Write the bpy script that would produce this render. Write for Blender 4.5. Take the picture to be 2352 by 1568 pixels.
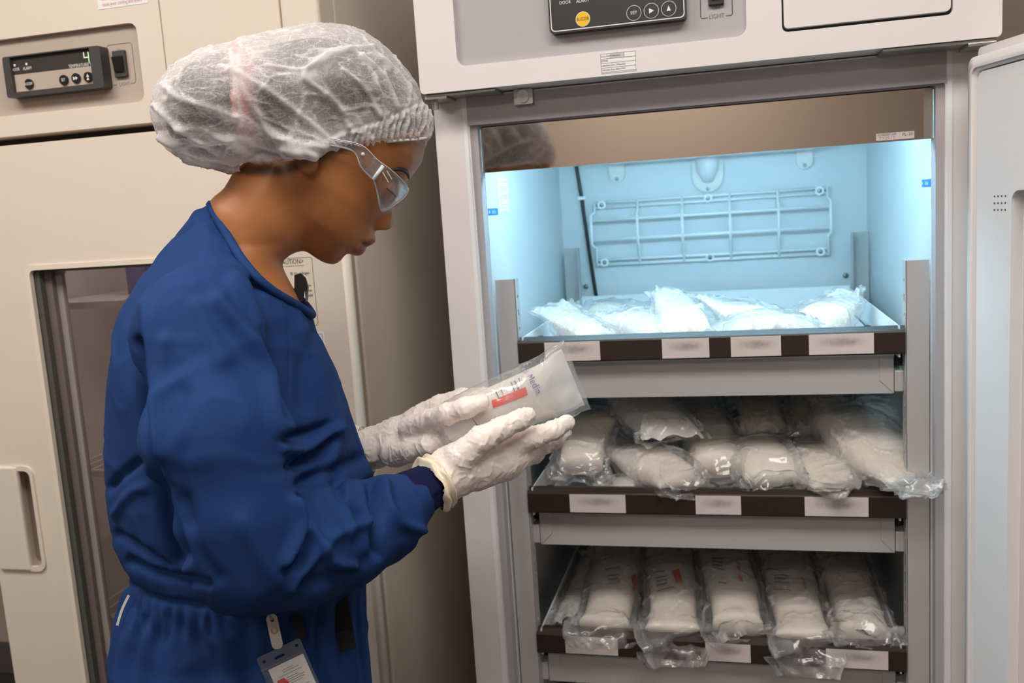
import bpy, bmesh, math, random
import numpy as np
from mathutils import Vector, Matrix

for o in list(bpy.data.objects): bpy.data.objects.remove(o)
SC = bpy.context.scene
COL = SC.collection

# ------------------------------------------------------------------ camera
CAM = np.array([0.4531, -1.345, 1.3655]); FPX = 2087.9
YAW, PITCH, ROLL = -0.2447, -0.1411, -0.0656
FW = np.array([math.sin(YAW)*math.cos(PITCH), math.cos(YAW)*math.cos(PITCH), math.sin(PITCH)])
_r0 = np.cross(FW, [0, 0, 1.0]); _r0 /= np.linalg.norm(_r0); _u0 = np.cross(_r0, FW)
RT = math.cos(ROLL)*_r0 + math.sin(ROLL)*_u0
UP = -math.sin(ROLL)*_r0 + math.cos(ROLL)*_u0
cd = bpy.data.cameras.new('camera'); co = bpy.data.objects.new('camera', cd); COL.objects.link(co)
cd.sensor_width = 36.0; cd.lens = FPX/2352*36.0; cd.clip_start = 0.02
M = Matrix((list(RT)+[CAM[0]], list(UP)+[CAM[1]], list(-FW)+[CAM[2]], [0, 0, 0, 1]))
M = Matrix(((RT[0], UP[0], -FW[0], CAM[0]), (RT[1], UP[1], -FW[1], CAM[1]), (RT[2], UP[2], -FW[2], CAM[2]), (0, 0, 0, 1)))
co.matrix_world = M
cd.dof.use_dof = True; cd.dof.focus_distance = 1.08; cd.dof.aperture_fstop = 7.0
SC.camera = co

# ------------------------------------------------------------------ world, exposure
w = bpy.data.worlds.new('world'); SC.world = w; w.use_nodes = True
w.node_tree.nodes['Background'].inputs[0].default_value = (0.9, 0.92, 1.0, 1)
w.node_tree.nodes['Background'].inputs[1].default_value = 0.05
SC.view_settings.view_transform = 'Standard'; SC.view_settings.look = 'None'
SC.view_settings.exposure = 0.0; SC.view_settings.gamma = 1.0
SC.view_settings.use_curve_mapping = False
CEIL_POWER = 11.3          # emission strength of the ceiling light diffusers
LAMP_POWER = 38.0         # emission strength of the refrigerator lamp tube

# ------------------------------------------------------------------ helpers
def lin(c):
    return tuple(((v/255.0)/12.92 if v/255.0 <= 0.04045 else ((v/255.0+0.055)/1.055)**2.4) for v in c)
MATS = {}
def mat(name, rgb, rough=0.5, metal=0.0, var=0.03, nscale=40.0, bump=0.0, bscale=200.0, spec=0.5, sss=0.0, stretch=None, coat=0.0, sheen=0.0):
    if name in MATS: return MATS[name]
    m = bpy.data.materials.new(name); m.use_nodes = True; nt = m.node_tree
    b = nt.nodes['Principled BSDF']; L = nt.links
    c = lin(rgb)
    tc = nt.nodes.new('ShaderNodeTexCoord')
    src = tc.outputs['Object']
    if stretch:
        mp = nt.nodes.new('ShaderNodeMapping'); mp.inputs['Scale'].default_value = stretch
        L.new(src, mp.inputs['Vector']); src = mp.outputs['Vector']
    n = nt.nodes.new('ShaderNodeTexNoise'); n.inputs['Scale'].default_value = nscale; n.inputs['Detail'].default_value = 3
    L.new(src, n.inputs['Vector'])
    mx = nt.nodes.new('ShaderNodeMix'); mx.data_type = 'RGBA'
    mx.inputs['A'].default_value = tuple(v*(1-var) for v in c)+(1,)
    mx.inputs['B'].default_value = tuple(min(1, v*(1+var)) for v in c)+(1,)
    L.new(n.outputs['Fac'], mx.inputs['Factor']); L.new(mx.outputs['Result'], b.inputs['Base Color'])
    b.inputs['Roughness'].default_value = rough; b.inputs['Metallic'].default_value = metal
    b.inputs['Specular IOR Level'].default_value = spec
    if coat: b.inputs['Coat Weight'].default_value = coat
    if sheen:
        b.inputs['Sheen Weight'].default_value = sheen
    if sss:
        b.inputs['Subsurface Weight'].default_value = sss; b.inputs['Subsurface Radius'].default_value = (0.012, 0.005, 0.003)
        b.inputs['Subsurface Scale'].default_value = 0.4
    if bump:
        n2 = nt.nodes.new('ShaderNodeTexNoise'); n2.inputs['Scale'].default_value = bscale; n2.inputs['Detail'].default_value = 4
        L.new(src, n2.inputs['Vector'])
        bp = nt.nodes.new('ShaderNodeBump'); bp.inputs['Strength'].default_value = bump; bp.inputs['Distance'].default_value = 0.002
        L.new(n2.outputs['Fac'], bp.inputs['Height']); L.new(bp.outputs['Normal'], b.inputs['Normal'])
    MATS[name] = m
    return m
def emat(name, rgb, strength):
    m = bpy.data.materials.new(name); m.use_nodes = True; nt = m.node_tree
    b = nt.nodes['Principled BSDF']
    b.inputs['Base Color'].default_value = (0.8, 0.8, 0.8, 1)
    b.inputs['Emission Color'].default_value = tuple(rgb)+(1,); b.inputs['Emission Strength'].default_value = strength
    return m
def thin_fresnel(nt, ior):
    """same reflectance from both faces of a thin sheet"""
    fr = nt.nodes.new('ShaderNodeFresnel'); ge = nt.nodes.new('ShaderNodeNewGeometry'); mr = nt.nodes.new('ShaderNodeMapRange')
    mr.inputs[3].default_value = ior; mr.inputs[4].default_value = 1.0/ior
    nt.links.new(ge.outputs['Backfacing'], mr.inputs[0]); nt.links.new(mr.outputs[0], fr.inputs[0]); return fr
def film_mat(name, rgb, opac, rough, opac_hi=None, scale=60.0, trans=0.5, bump=0.35):
    """thin plastic or non-woven sheet: part see-through, part light scattering, with a gloss"""
    m = bpy.data.materials.new(name); m.use_nodes = True; nt = m.node_tree; L = nt.links
    for n in list(nt.nodes): nt.nodes.remove(n)
    out = nt.nodes.new('ShaderNodeOutputMaterial')
    tc = nt.nodes.new('ShaderNodeTexCoord')
    nz = nt.nodes.new('ShaderNodeTexNoise'); nz.inputs['Scale'].default_value = scale; nz.inputs['Detail'].default_value = 1
    L.new(tc.outputs['Object'], nz.inputs['Vector'])
    mr = nt.nodes.new('ShaderNodeMapRange'); mr.inputs[1].default_value = 0.2; mr.inputs[2].default_value = 0.85
    mr.inputs[3].default_value = opac; mr.inputs[4].default_value = opac_hi or opac*1.5
    L.new(nz.outputs['Fac'], mr.inputs[0])
    at = nt.nodes.new('ShaderNodeAttribute'); at.attribute_name = 'crease'
    mad = nt.nodes.new('ShaderNodeMath'); mad.operation = 'MULTIPLY_ADD'; mad.use_clamp = True; L.new(at.outputs['Fac'], mad.inputs[0]); mad.inputs[1].default_value = .55; L.new(mr.outputs[0], mad.inputs[2])
    bp = nt.nodes.new('ShaderNodeBump'); bp.inputs['Strength'].default_value = bump; bp.inputs['Distance'].default_value = 0.004
    L.new(nz.outputs['Fac'], bp.inputs['Height'])
    tr = nt.nodes.new('ShaderNodeBsdfTransparent')
    df = nt.nodes.new('ShaderNodeBsdfDiffuse'); df.inputs[0].default_value = lin(rgb)+(1,)
    tl = nt.nodes.new('ShaderNodeBsdfTranslucent'); tl.inputs[0].default_value = lin(rgb)+(1,)
    ms = nt.nodes.new('ShaderNodeMixShader'); ms.inputs[0].default_value = trans
    L.new(df.outputs[0], ms.inputs[1]); L.new(tl.outputs[0], ms.inputs[2])
    m1 = nt.nodes.new('ShaderNodeMixShader'); L.new(mad.outputs[0], m1.inputs[0]); L.new(tr.outputs[0], m1.inputs[1]); L.new(ms.outputs[0], m1.inputs[2])
    gl = nt.nodes.new('ShaderNodeBsdfGlossy'); gl.inputs['Roughness'].default_value = rough; L.new(bp.outputs[0], gl.inputs['Normal'])
    fr = thin_fresnel(nt, 1.6); L.new(bp.outputs[0], fr.inputs['Normal'])
    m2 = nt.nodes.new('ShaderNodeMixShader'); L.new(fr.outputs[0], m2.inputs[0]); L.new(m1.outputs[0], m2.inputs[1]); L.new(gl.outputs[0], m2.inputs[2])
    L.new(m2.outputs[0], out.inputs[0])
    return m

ORG = {}
def link(o, parent, world):
    COL.objects.link(o)
    if parent is not None:
        o.parent = parent; o.location = Vector(world) - ORG[parent.name]
    else: o.location = world
    ORG[o.name] = Vector(world)
    return o
def thing(name, label, cat, loc, group=None):
    o = bpy.data.objects.new(name, None); o.empty_display_size = 0.05
    link(o, None, loc); tag(o, label, cat, group); return o
def tag(o, label, cat=None, group=None, kind=None):
    if label: o['label'] = label
    if cat: o['category'] = cat
    if group: o['group'] = group
    if kind: o['kind'] = kind
    return o
def mobj(name, V, F, m, parent=None, smooth=False, origin=None, label=None):
    V = np.asarray(V, dtype=float)
    if origin is None:
        origin = (V.min(0)+V.max(0))/2
        if parent is None: origin[2] = V[:, 2].min()
    me = bpy.data.meshes.new(name)
    me.from_pydata((V-np.asarray(origin)).tolist(), [], [list(f) for f in F] if not isinstance(F, np.ndarray) else F.tolist())
    me.update()
    if smooth: me.polygons.foreach_set('use_smooth', [True]*len(me.polygons))
    if m: me.materials.append(m)
    o = bpy.data.objects.new(name, me); link(o, parent, tuple(origin))
    if label: o['label'] = label
    return o
def bmdata(bm):
    bm.verts.ensure_lookup_table(); bm.verts.index_update()
    V = [tuple(v.co) for v in bm.verts]; F = [[v.index for v in f.verts] for f in bm.faces]; bm.free(); return V, F
class MB:
    """collects pieces into one mesh"""
    def __init__(s): s.V = []; s.F = []
    def add(s, V, F):
        n = len(s.V); s.V += [tuple(v) for v in V]; s.F += [[i+n for i in f] for f in F]; return s
    def box(s, x0, x1, y0, y1, z0, z1, bev=0.0, seg=2):
        bm = bmesh.new()
        vs = [bm.verts.new((x, y, z)) for x in (x0, x1) for y in (y0, y1) for z in (z0, z1)]
        for f in ((0, 1, 3, 2), (4, 6, 7, 5), (0, 4, 5, 1), (2, 3, 7, 6), (0, 2, 6, 4), (1, 5, 7, 3)): bm.faces.new([vs[i] for i in f])
        if bev: bmesh.ops.bevel(bm, geom=list(bm.edges), offset=bev, segments=seg, profile=0.5, affect='EDGES')
        bmesh.ops.recalc_face_normals(bm, faces=list(bm.faces))
        return s.add(*bmdata(bm))
    def tube(s, pts, r, n=8, caps=True):
        P = [np.asarray(p, float) for p in pts]; R = r if hasattr(r, '__len__') else [r]*len(P)
        V = []; F = []; prev = None
        for i, p in enumerate(P):
            t = P[min(i+1, len(P)-1)]-P[max(i-1, 0)]; t = t/(np.linalg.norm(t)+1e-12)
            if prev is None:
                a = np.array([0, 0, 1.0]) if abs(t[2]) < 0.9 else np.array([1.0, 0, 0])
                u = np.cross(t, a)
            else: u = prev-t*np.dot(prev, t)
            u /= np.linalg.norm(u); prev = u; v = np.cross(t, u)
            for k in range(n):
                an = 2*math.pi*k/n; V.append(p+R[i]*(math.cos(an)*u+math.sin(an)*v))
        for i in range(len(P)-1):
            for k in range(n): F.append([i*n+k, i*n+(k+1) % n, (i+1)*n+(k+1) % n, (i+1)*n+k])
        if caps: F.append(list(range(n-1, -1, -1))); F.append([(len(P)-1)*n+k for k in range(n)])
        return s.add(V, F)
    def extr(s, outer, holes, y0, y1, axis='y'):
        """prism of a 2D region with holes; 2D = (x,z) extruded along y (or (y,z) along x, (x,y) along z)"""
        bm = bmesh.new()
        loops = [outer]+list(holes); es = []
        for lp in loops:
            vs = [bm.verts.new((p[0], 0, p[1])) for p in lp]
            for i in range(len(vs)): es.append(bm.edges.new((vs[i], vs[(i+1) % len(vs)])))
        bmesh.ops.triangle_fill(bm, use_beauty=True, use_dissolve=False, edges=es, normal=(0, -1, 0))
        bm.verts.index_update(); n = len(bm.verts)
        V2 = [(v.co.x, v.co.z) for v in bm.verts]; T = [[v.index for v in f.verts] for f in bm.faces]; bm.free()
        def mk(a, b, d): return (a, d, b) if axis == 'y' else ((d, a, b) if axis == 'x' else (a, b, d))
        V = [mk(a, b, y0) for a, b in V2]+[mk(a, b, y1) for a, b in V2]
        F = T+[[i+n for i in t[::-1]] for t in T]
        k = 0
        for lp in loops:
            m = len(lp)
            for i in range(m): F.append([k+i, k+(i+1) % m, n+k+(i+1) % m, n+k+i])
            k += m
        bm = bmesh.new(); bv = [bm.verts.new(v) for v in V]
        for f in F:
            try: bm.faces.new([bv[i] for i in f])
            except ValueError: pass
        bmesh.ops.recalc_face_normals(bm, faces=list(bm.faces))
        return s.add(*bmdata(bm))
    def ball(s, c, r, n=10, flat=(1, 1, 1)):
        bm = bmesh.new(); bmesh.ops.create_uvsphere(bm, u_segments=n, v_segments=max(5, n//2+1), radius=1)
        V, F = bmdata(bm); V = [(c[0]+v[0]*r*flat[0], c[1]+v[1]*r*flat[1], c[2]+v[2]*r*flat[2]) for v in V]
        return s.add(V, F)
    def build(s, name, m, parent=None, smooth=False, label=None, origin=None):
        return mobj(name, s.V, s.F, m, parent, smooth, origin, label)
def rr(x0, x1, z0, z1, r, n=5):
    P = []
    for cx, cz, a0 in ((x1-r, z1-r, 0), (x0+r, z1-r, 90), (x0+r, z0+r, 180), (x1-r, z0+r, 270)):
        for k in range(n+1):
            a = math.radians(a0+90*k/n); P.append((cx+r*math.cos(a), cz+r*math.sin(a)))
    return P
def circ(cx, cz, r, n=20): return [(cx+r*math.cos(2*math.pi*k/n), cz+r*math.sin(2*math.pi*k/n)) for k in range(n)]
def text2d(s, size, align='CENTER', sx=1.0, res=2):
    c = bpy.data.curves.new('tmp', 'FONT'); c.body = s; c.size = size; c.align_x = align; c.align_y = 'CENTER'; c.resolution_u = res
    o = bpy.data.objects.new('tmp', c); COL.objects.link(o)
    dg = bpy.context.evaluated_depsgraph_get(); me = bpy.data.meshes.new_from_object(o.evaluated_get(dg))
    V = [(v.co.x*sx, v.co.y) for v in me.vertices]; F = [list(p.vertices) for p in me.polygons]
    bpy.data.objects.remove(o); bpy.data.curves.remove(c); bpy.data.meshes.remove(me)
    return V, F
def text(name, s, size, org, m, parent, ux=(1, 0, 0), uz=(0, 0, 1), align='CENTER', sx=1.0):
    V, F = text2d(s, size, align, sx)
    if not V: return None
    ux = np.array(ux, float); uz = np.array(uz, float); o = np.array(org, float)
    return mobj(name, [o+ux*a+uz*b for a, b in V], F, m, parent)

# numeric noise -------------------------------------------------------------
def _hash(i, j, k, s):
    h = (i.astype(np.int64)*374761393+j.astype(np.int64)*668265263+k.astype(np.int64)*2147483647+s*974634777) & 0xffffffff
    h = ((h ^ (h >> 13))*1274126177) & 0xffffffff
    h = h ^ (h >> 16)
    return (h & 0xffff).astype(np.float64)/65535.0
def vnoise(P, s=0):
    P = np.asarray(P, float); I = np.floor(P); f = P-I; f = f*f*f*(f*(f*6-15)+10)
    i, j, k = I[..., 0], I[..., 1], I[..., 2]; r = 0
    for a in (0, 1):
        for b in (0, 1):
            for c in (0, 1):
                wgt = (f[..., 0] if a else 1-f[..., 0])*(f[..., 1] if b else 1-f[..., 1])*(f[..., 2] if c else 1-f[..., 2])
                r = r+wgt*_hash(i+a, j+b, k+c, s)
    return r*2-1
def fbm(P, s=0, o=3):
    r = 0; a = 1.0; P = np.asarray(P, float)
    for q in range(o): r = r+a*vnoise(P, s+q*17); P = P*2.03+5.1; a *= 0.5
    return r
def ridge(P, s=0): return 1-np.abs(vnoise(P, s))*2.2

# signed distance fields -> mesh (surface nets) -------------------------------
def surface_nets(f, ax):
    nx, ny, nz = f.shape; S = f < 0
    c = S[:-1, :-1, :-1].astype(np.int8)
    cnt = sum(S[a:nx-1+a, b:ny-1+b, d:nz-1+d].astype(np.int8) for a in (0, 1) for b in (0, 1) for d in (0, 1))
    act = np.argwhere((cnt > 0) & (cnt < 8)); n = len(act)
    idx = -np.ones((nx-1, ny-1, nz-1), np.int64); idx[act[:, 0], act[:, 1], act[:, 2]] = np.arange(n)
    acc = np.zeros((n, 3)); num = np.zeros(n)
    cs = [(a, b, d) for a in (0, 1) for b in (0, 1) for d in (0, 1)]
    val = {q: f[act[:, 0]+q[0], act[:, 1]+q[1], act[:, 2]+q[2]].astype(float) for q in cs}
    for p in cs:
        for k in range(3):
            if p[k]: continue
            q = list(p); q[k] = 1; q = tuple(q); v0 = val[p]; v1 = val[q]; mk = (v0 < 0) != (v1 < 0)
            t = np.where(mk, v0/np.where(mk, v0-v1, 1), 0)
            pt = np.tile(np.array(p, float), (n, 1)); pt[:, k] += t
            acc[mk] += pt[mk]; num[mk] += 1
    pos = act+acc/num[:, None]
    V = np.stack([np.interp(pos[:, k], np.arange(len(ax[k])), ax[k]) for k in range(3)], 1)
    Q = []
    for k in range(3):
        a = [slice(None)]*3; b = [slice(None)]*3; a[k] = slice(0, -1); b[k] = slice(1, None)
        s0 = S[tuple(a)]; s1 = S[tuple(b)]; e = np.argwhere(s0 != s1)
        i, j = (k+1) % 3, (k+2) % 3
        e = e[(e[:, i] > 0) & (e[:, j] > 0) & (e[:, i] < f.shape[i]-1) & (e[:, j] < f.shape[j]-1)]
        flip = s0[e[:, 0], e[:, 1], e[:, 2]]
        def g(di, dj):
            q = e.copy(); q[:, i] -= di; q[:, j] -= dj; return idx[q[:, 0], q[:, 1], q[:, 2]]
        qd = np.stack([g(1, 1), g(0, 1), g(0, 0), g(1, 0)], 1)
        qd[~flip] = qd[~flip][:, ::-1]; Q.append(qd)
    return V, np.concatenate(Q)
def axes(lo, hi, step): return np.arange(lo, hi+step, step)
def mixed(parts):
    a = []
    for lo, hi, st in parts: a += list(np.linspace(lo, hi, max(2, int(round((hi-lo)/st))+1))[:-1])
    return np.array(a+[parts[-1][1]])
def grid(ax): return ax[0][:, None, None].astype(np.float32), ax[1][None, :, None].astype(np.float32), ax[2][None, None, :].astype(np.float32)
def sd_cap(G, a, b, ra, rb):
    a = np.asarray(a, float); b = np.asarray(b, float); d = b-a; L = float(d@d)+1e-12
    X, Y, Z = (G[i]-np.float32(a[i]) for i in range(3))
    h = np.clip((X*np.float32(d[0])+Y*np.float32(d[1])+Z*np.float32(d[2]))/np.float32(L), 0, 1)
    return np.sqrt((X-h*np.float32(d[0]))**2+(Y-h*np.float32(d[1]))**2+(Z-h*np.float32(d[2]))**2)-(np.float32(ra)+h*np.float32(rb-ra))
def sd_ell(G, c, r):
    q = np.sqrt(sum(((G[i]-np.float32(c[i]))/np.float32(r[i]))**2 for i in range(3)))
    return (q-1)*np.float32(min(r))
def smin(a, b, k):
    h = np.maximum(np.float32(k)-np.abs(a-b), 0)/np.float32(k); return np.minimum(a, b)-h*h*np.float32(k*0.25)
def smax(a, b, k): return -smin(-a, -b, k)
def poly_sd(P, A, Z):
    """signed distance of points (A,Z) to closed polygon P"""
    P = np.asarray(P, float); d = np.full(A.shape, 1e9); ins = np.zeros(A.shape, bool); n = len(P)
    for i in range(n):
        a = P[i]; b = P[(i+1) % n]; e = b-a
        wx, wz = A-a[0], Z-a[1]; t = np.clip((wx*e[0]+wz*e[1])/(e@e+1e-12), 0, 1)
        d = np.minimum(d, (wx-e[0]*t)**2+(wz-e[1]*t)**2)
        c = ((a[1] > Z) != (b[1] > Z)) & (A < (b[0]-a[0])*(Z-a[1])/(b[1]-a[1]+1e-15)+a[0]); ins ^= c
    d = np.sqrt(d); return np.where(ins, -d, d)
def spl(P, k=4, closed=True):
    """Catmull-Rom refinement"""
    P = np.asarray(P, float); n = len(P); out = []
    for i in range(n if closed else n-1):
        g = (lambda j: P[j % n]) if closed else (lambda j: P[min(max(j, 0), n-1)])
        p0, p1, p2, p3 = g(i-1), g(i), g(i+1), g(i+2)
        for t in np.arange(k)/k:
            out.append(0.5*((2*p1)+(p2-p0)*t+(2*p0-5*p1+4*p2-p3)*t*t+(3*p1-p0-3*p2+p3)*t**3))
    if not closed: out.append(P[-1])
    return np.array(out)
def inflate(G, d2, W, R, n0=0.0):
    q = np.maximum(0, R+d2).astype(np.float32)[:, None, :]
    Wd = np.asarray(W, np.float32); Wd = Wd[:, None, :] if Wd.ndim == 2 else Wd
    return (np.sqrt((q/np.float32(R))**2+((G[1]-np.float32(n0))/Wd)**2)-1)*np.minimum(np.float32(R), Wd)
def vnorm(V, Q):
    n = np.zeros_like(V); a = V[Q[:, 2]]-V[Q[:, 0]]; b = V[Q[:, 3]]-V[Q[:, 1]]; fn = np.cross(a, b)
    for k in range(4): np.add.at(n, Q[:, k], fn)
    return n/(np.linalg.norm(n, axis=1, keepdims=True)+1e-12)
def relax(V, Q, it=2, lam=0.5):
    E = np.concatenate([Q[:, [k, (k+1) % 4]] for k in range(4)]); V = V.copy()
    deg = np.bincount(E.ravel(), minlength=len(V)).astype(float)
    for _ in range(it):
        s = np.zeros_like(V)
        for c in range(3): s[:, c] = np.bincount(E[:, 0], V[E[:, 1], c], len(V))+np.bincount(E[:, 1], V[E[:, 0], c], len(V))
        V += lam*(s/np.maximum(deg, 1)[:, None]-V)
    return V

# where a pixel of the photograph's frame lands on a plane of the real scene
def ray(px, py): return FW+(px-1176)/FPX*RT-(py-784)/FPX*UP
def onY(px, py, y): d = ray(px, py); return CAM+d*(y-CAM[1])/d[1]
# the person's own frame: a = forward, n = towards her right, z = up
BF = np.array([0.897, 0.442, 0]); BN = np.array([0.442, -0.897, 0]); BO = CAM+ray(640, 900)*1.1; BO[2] = 0.0
def BB(px, py, n=0.0):
    d = ray(px, py); P = CAM+d*((n+BN@BO-BN@CAM)/(BN@d)); Q = P-BO
    return np.array([Q@BF, n, Q[2]])
def toW(V): V = np.asarray(V, float); return BO+V[..., :1]*BF+V[..., 1:2]*BN+V[..., 2:3]*np.array([0, 0, 1.0])
def projpx(V):
    d = toW(V)-CAM; z = d@FW; return 1176+FPX*(d@RT)/z, 784-FPX*(d@UP)/z
def BP(pts, n=0.0): return np.array([BB(x, y, n)[[0, 2]] for x, y in pts])
def cap(G, p, q): return sd_cap(G, BB(*p[:3]), BB(*q[:3]), p[3], q[3])
def chain(G, pts, k=0.004):
    f = None
    for p, q in zip(pts[:-1], pts[1:]):
        c = cap(G, p, q); f = c if f is None else smin(f, c, k)
    return f
def stroke(px, py, pts, wdt):
    P = spl(pts, 5, False); d = np.full(px.shape, 1e18)
    for a, b in zip(P[:-1], P[1:]):
        e = b-a; wx, wy = px-a[0], py-a[1]; t = np.clip((wx*e[0]+wy*e[1])/(e@e+1e-9), 0, 1)
        d = np.minimum(d, (wx-e[0]*t)**2+(wy-e[1]*t)**2)
    return np.exp(-d/(wdt*wdt))

# ------------------------------------------------------------------ materials
M_WHITE = mat('white_enamel', (228, 222, 220), 0.38, var=0.01, bump=0.02, bscale=900)
M_GREYP = mat('grey_panel', (176, 172, 176), 0.45, var=0.015, bump=0.06, bscale=1500)
M_LINER = mat('liner_white', (236, 236, 238), 0.4, var=0.01)
M_INNER = mat('inner_liner', (214, 219, 222), 0.4, var=0.01)
M_STEEL = mat('galvanised_grey', (186, 184, 184), 0.42, metal=0.1, var=0.02, bump=0.03, bscale=1200)
M_CREAM = mat('cream_enamel', (227, 214, 199), 0.45, var=0.012, bump=0.05, bscale=900)
M_TAUPE = mat('taupe_panel', (186, 170, 157), 0.5, var=0.02, bump=0.06, bscale=1200)
M_BLACK = mat('black_plastic', (28, 28, 30), 0.35, var=0.05)
M_DGREY = mat('dark_grey_plastic', (66, 64, 64), 0.45, var=0.05, bump=0.05, bscale=1500)
M_MGREY = mat('mid_grey_print', (96, 92, 92), 0.6)
M_INK = mat('black_ink', (30, 30, 32), 0.6)
M_WINK = mat('white_ink', (235, 233, 230), 0.6)
M_YEL = mat('yellow_button', (240, 190, 20), 0.4)
M_CHROME = mat('mirror_steel', (205, 196, 190), 0.06, metal=1.0, var=0.01)
M_ZINC = mat('zinc_metal', (178, 178, 172), 0.3, metal=0.9, var=0.05)
M_BROWN = mat('dark_brown_rail', (48, 36, 32), 0.35, var=0.1, nscale=25, stretch=(2, 30, 120), bump=0.05, bscale=300)
M_PAPER = mat('paper_white', (238, 236, 234), 0.7, var=0.01)
M_RUBBER = mat('gasket_grey', (224, 220, 220), 0.6)
M_DARK = mat('dark_gap', (40, 38, 36), 0.7)
M_BLUE = mat('blue_sticker', (10, 120, 205), 0.5)
M_RED = mat('red_print', (212, 62, 48), 0.55)
M_PURPLE = mat('purple_print', (110, 100, 170), 0.6)
M_WIRE = mat('white_coated_wire', (250, 251, 252), 0.3)

# ------------------------------------------------------------------ the room
def struct(name, V, F, m):
    o = mobj(name, V, F, m); o['kind'] = 'structure'; return o
M_WALL = mat('painted_wall', (186, 172, 158), 0.8, var=0.02, bump=0.08, bscale=400)
M_FLOOR = mat('vinyl_floor', (62, 60, 58), 0.45, var=0.06, nscale=8)
M_CEIL = mat('ceiling_tile', (235, 232, 226), 0.9, var=0.03, bump=0.3, bscale=120)
RX0, RX1, RY0, RY1, RH = -2.4, 2.4, -3.4, 0.95, 2.45
def wallbox(name, x0, x1, y0, y1, z0, z1, m):
    b = MB().box(x0, x1, y0, y1, z0, z1); return struct(name, b.V, b.F, m)
wallbox('floor', RX0-.1, RX1+.1, RY0-.1, RY1+.1, -0.1, 0, M_FLOOR)
wallbox('ceiling', RX0-.1, RX1+.1, RY0-.1, RY1+.1, RH, RH+.1, M_CEIL)
wallbox('wall_back', RX0, RX1, RY1, RY1+.1, 0, RH, M_WALL)
wallbox('wall_front', RX0, RX1, RY0-.1, RY0, 0, RH, M_WALL)
wallbox('wall_left', RX0-.1, RX0, RY0-.1, RY1+.1, 0, RH, M_WALL)
wallbox('wall_right', RX1, RX1+.1, RY0-.1, RY1+.1, 0, RH, M_WALL)
wallbox('baseboard_back', RX0, RX1, RY1-.012, RY1, 0, .1, M_MGREY)
M_DIFF = emat('light_diffuser', (1.0, 0.945, 0.885), CEIL_POWER)
for lx, ly, lb in ((-0.85, -0.98, 'over the cream refrigerator side'), (0.62, -1.05, 'over the open refrigerator side'), (0.1, -2.75, 'near the far wall facing the refrigerators')):
    t = thing('ceiling_light', 'flat white fluorescent ceiling light '+lb, 'ceiling light', (lx, ly, RH-.03), 'ceiling lights')
    MB().extr(rr(lx-.62, lx+.62, ly-.32, ly+.32, .01, 2), [rr(lx-.58, lx+.58, ly-.28, ly+.28, .008, 2)], RH-.03, RH-.001, 'z').build('frame', M_WHITE, t)
    MB().box(lx-.58, lx+.58, ly-.28, ly+.28, RH-.02, RH-.012).build('diffuser', M_DIFF, t)

# ------------------------------------------------------------------ the open refrigerator
YB, XL, XR, YK = 0.0594, 0.0685, 0.7322, 0.7468
YT, TXL, TXR = 0.0934, 0.1038, 0.6966
FR = thing('laboratory_refrigerator', 'white laboratory refrigerator with its door open, cold blue light inside and pull-out drawers', 'refrigerator', (0.4, 0.4, 0))
# cabinet shell: side walls, top, bottom, back and front frame
cb = MB()
cb.box(0, XL, YB+.03, .80, .12, 1.55); cb.box(XR, .8, YB+.03, .80, .12, 1.55)
cb.box(.01, .79, YK, .798, .13, 1.549); cb.box(XL-.01, XR+.01, YB+.031, YK+.01, .13, .20); cb.box(XL-.01, XR+.01, YB+.031, YK+.01, 1.515, 1.548)
for fx in (.06, .70):
    for fy in (.14, .72): cb.tube([(fx, fy, 0), (fx, fy, .125)], .022, 10)
cb.build('cabinet', M_INNER, FR)
fm = MB().extr(rr(0, .8, .12, 1.549, .004, 2), [rr(XL-.012, XR+.012, .205, 1.506, .006, 3)], YB, YB+.03)
fm.build('front_frame', M_WHITE, FR)
MB().extr(rr(.047, .753, .14, 1.5485, .004, 2), [rr(.0535, .7465, .19, 1.5115, .004, 2)], YB-.0018, YB+.001).build('gasket_seat', M_LINER, FR)
MB().extr(rr(.0545, .7455, 1.5035, 1.5465, .001, 2), [], YB-.0022, YB+.001).build('header_strip', M_GREYP, FR)
bs = MB().extr(rr(XL-.012, XR+.012, .205, 1.506, .006, 3), [rr(XL-.001, XR+.001, .212, 1.502, .004, 3)], YB+.006, YB+.034)
bs.build('breaker_strip', M_GREYP, FR)
# header box with recess and hatch
hd = MB().extr(rr(0, .8, 1.55, 1.86, .006, 3), [rr(.061, .479, 1.585, 1.80, .014), rr(.526, .741, 1.584, 1.80, .008)], 0.0, .012)
hd.box(.0, .8, .0121, .80, 1.5505, 1.86, .002)
header = hd.build('control_header', M_WHITE, FR)
MB().extr(rr(.0605, .4795, 1.5845, 1.8005, .014), [], .0085, .0121).build('recess_plate', M_GREYP, header)
ctrl = MB().extr(rr(.205, .399, 1.6145, 1.76, .007), [], -.008, .0086).build('controller', M_BLACK, header)
YC = -.0084
def ui(o): return o
MB().extr(rr(.2075, .3965, 1.617, 1.7575, .006), [rr(.2088, .3952, 1.6183, 1.7562, .0052)], YC-.0002, YC+.0004).build('white_border', M_WINK, header)
def button(cx, cz, r, m, ring, parent, y=YC, name='button'):
    b = MB().extr(circ(cx, cz, r, 24), [], y-.0012, y+.0005).build(name, m, parent)
    MB().extr(circ(cx, cz, r+.0006, 24), [circ(cx, cz, r-.0001, 24)], y-.0010, y+.0005).build('button_ring', ring, parent)
bx0 = onY(1339, 44, YC); button(bx0[0], bx0[2], .0098, M_YEL, M_WINK, header)
text('lettering', 'BUZZER', .0062, (bx0[0], YC-.0014, bx0[2]), M_INK, header, sx=.8)
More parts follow.
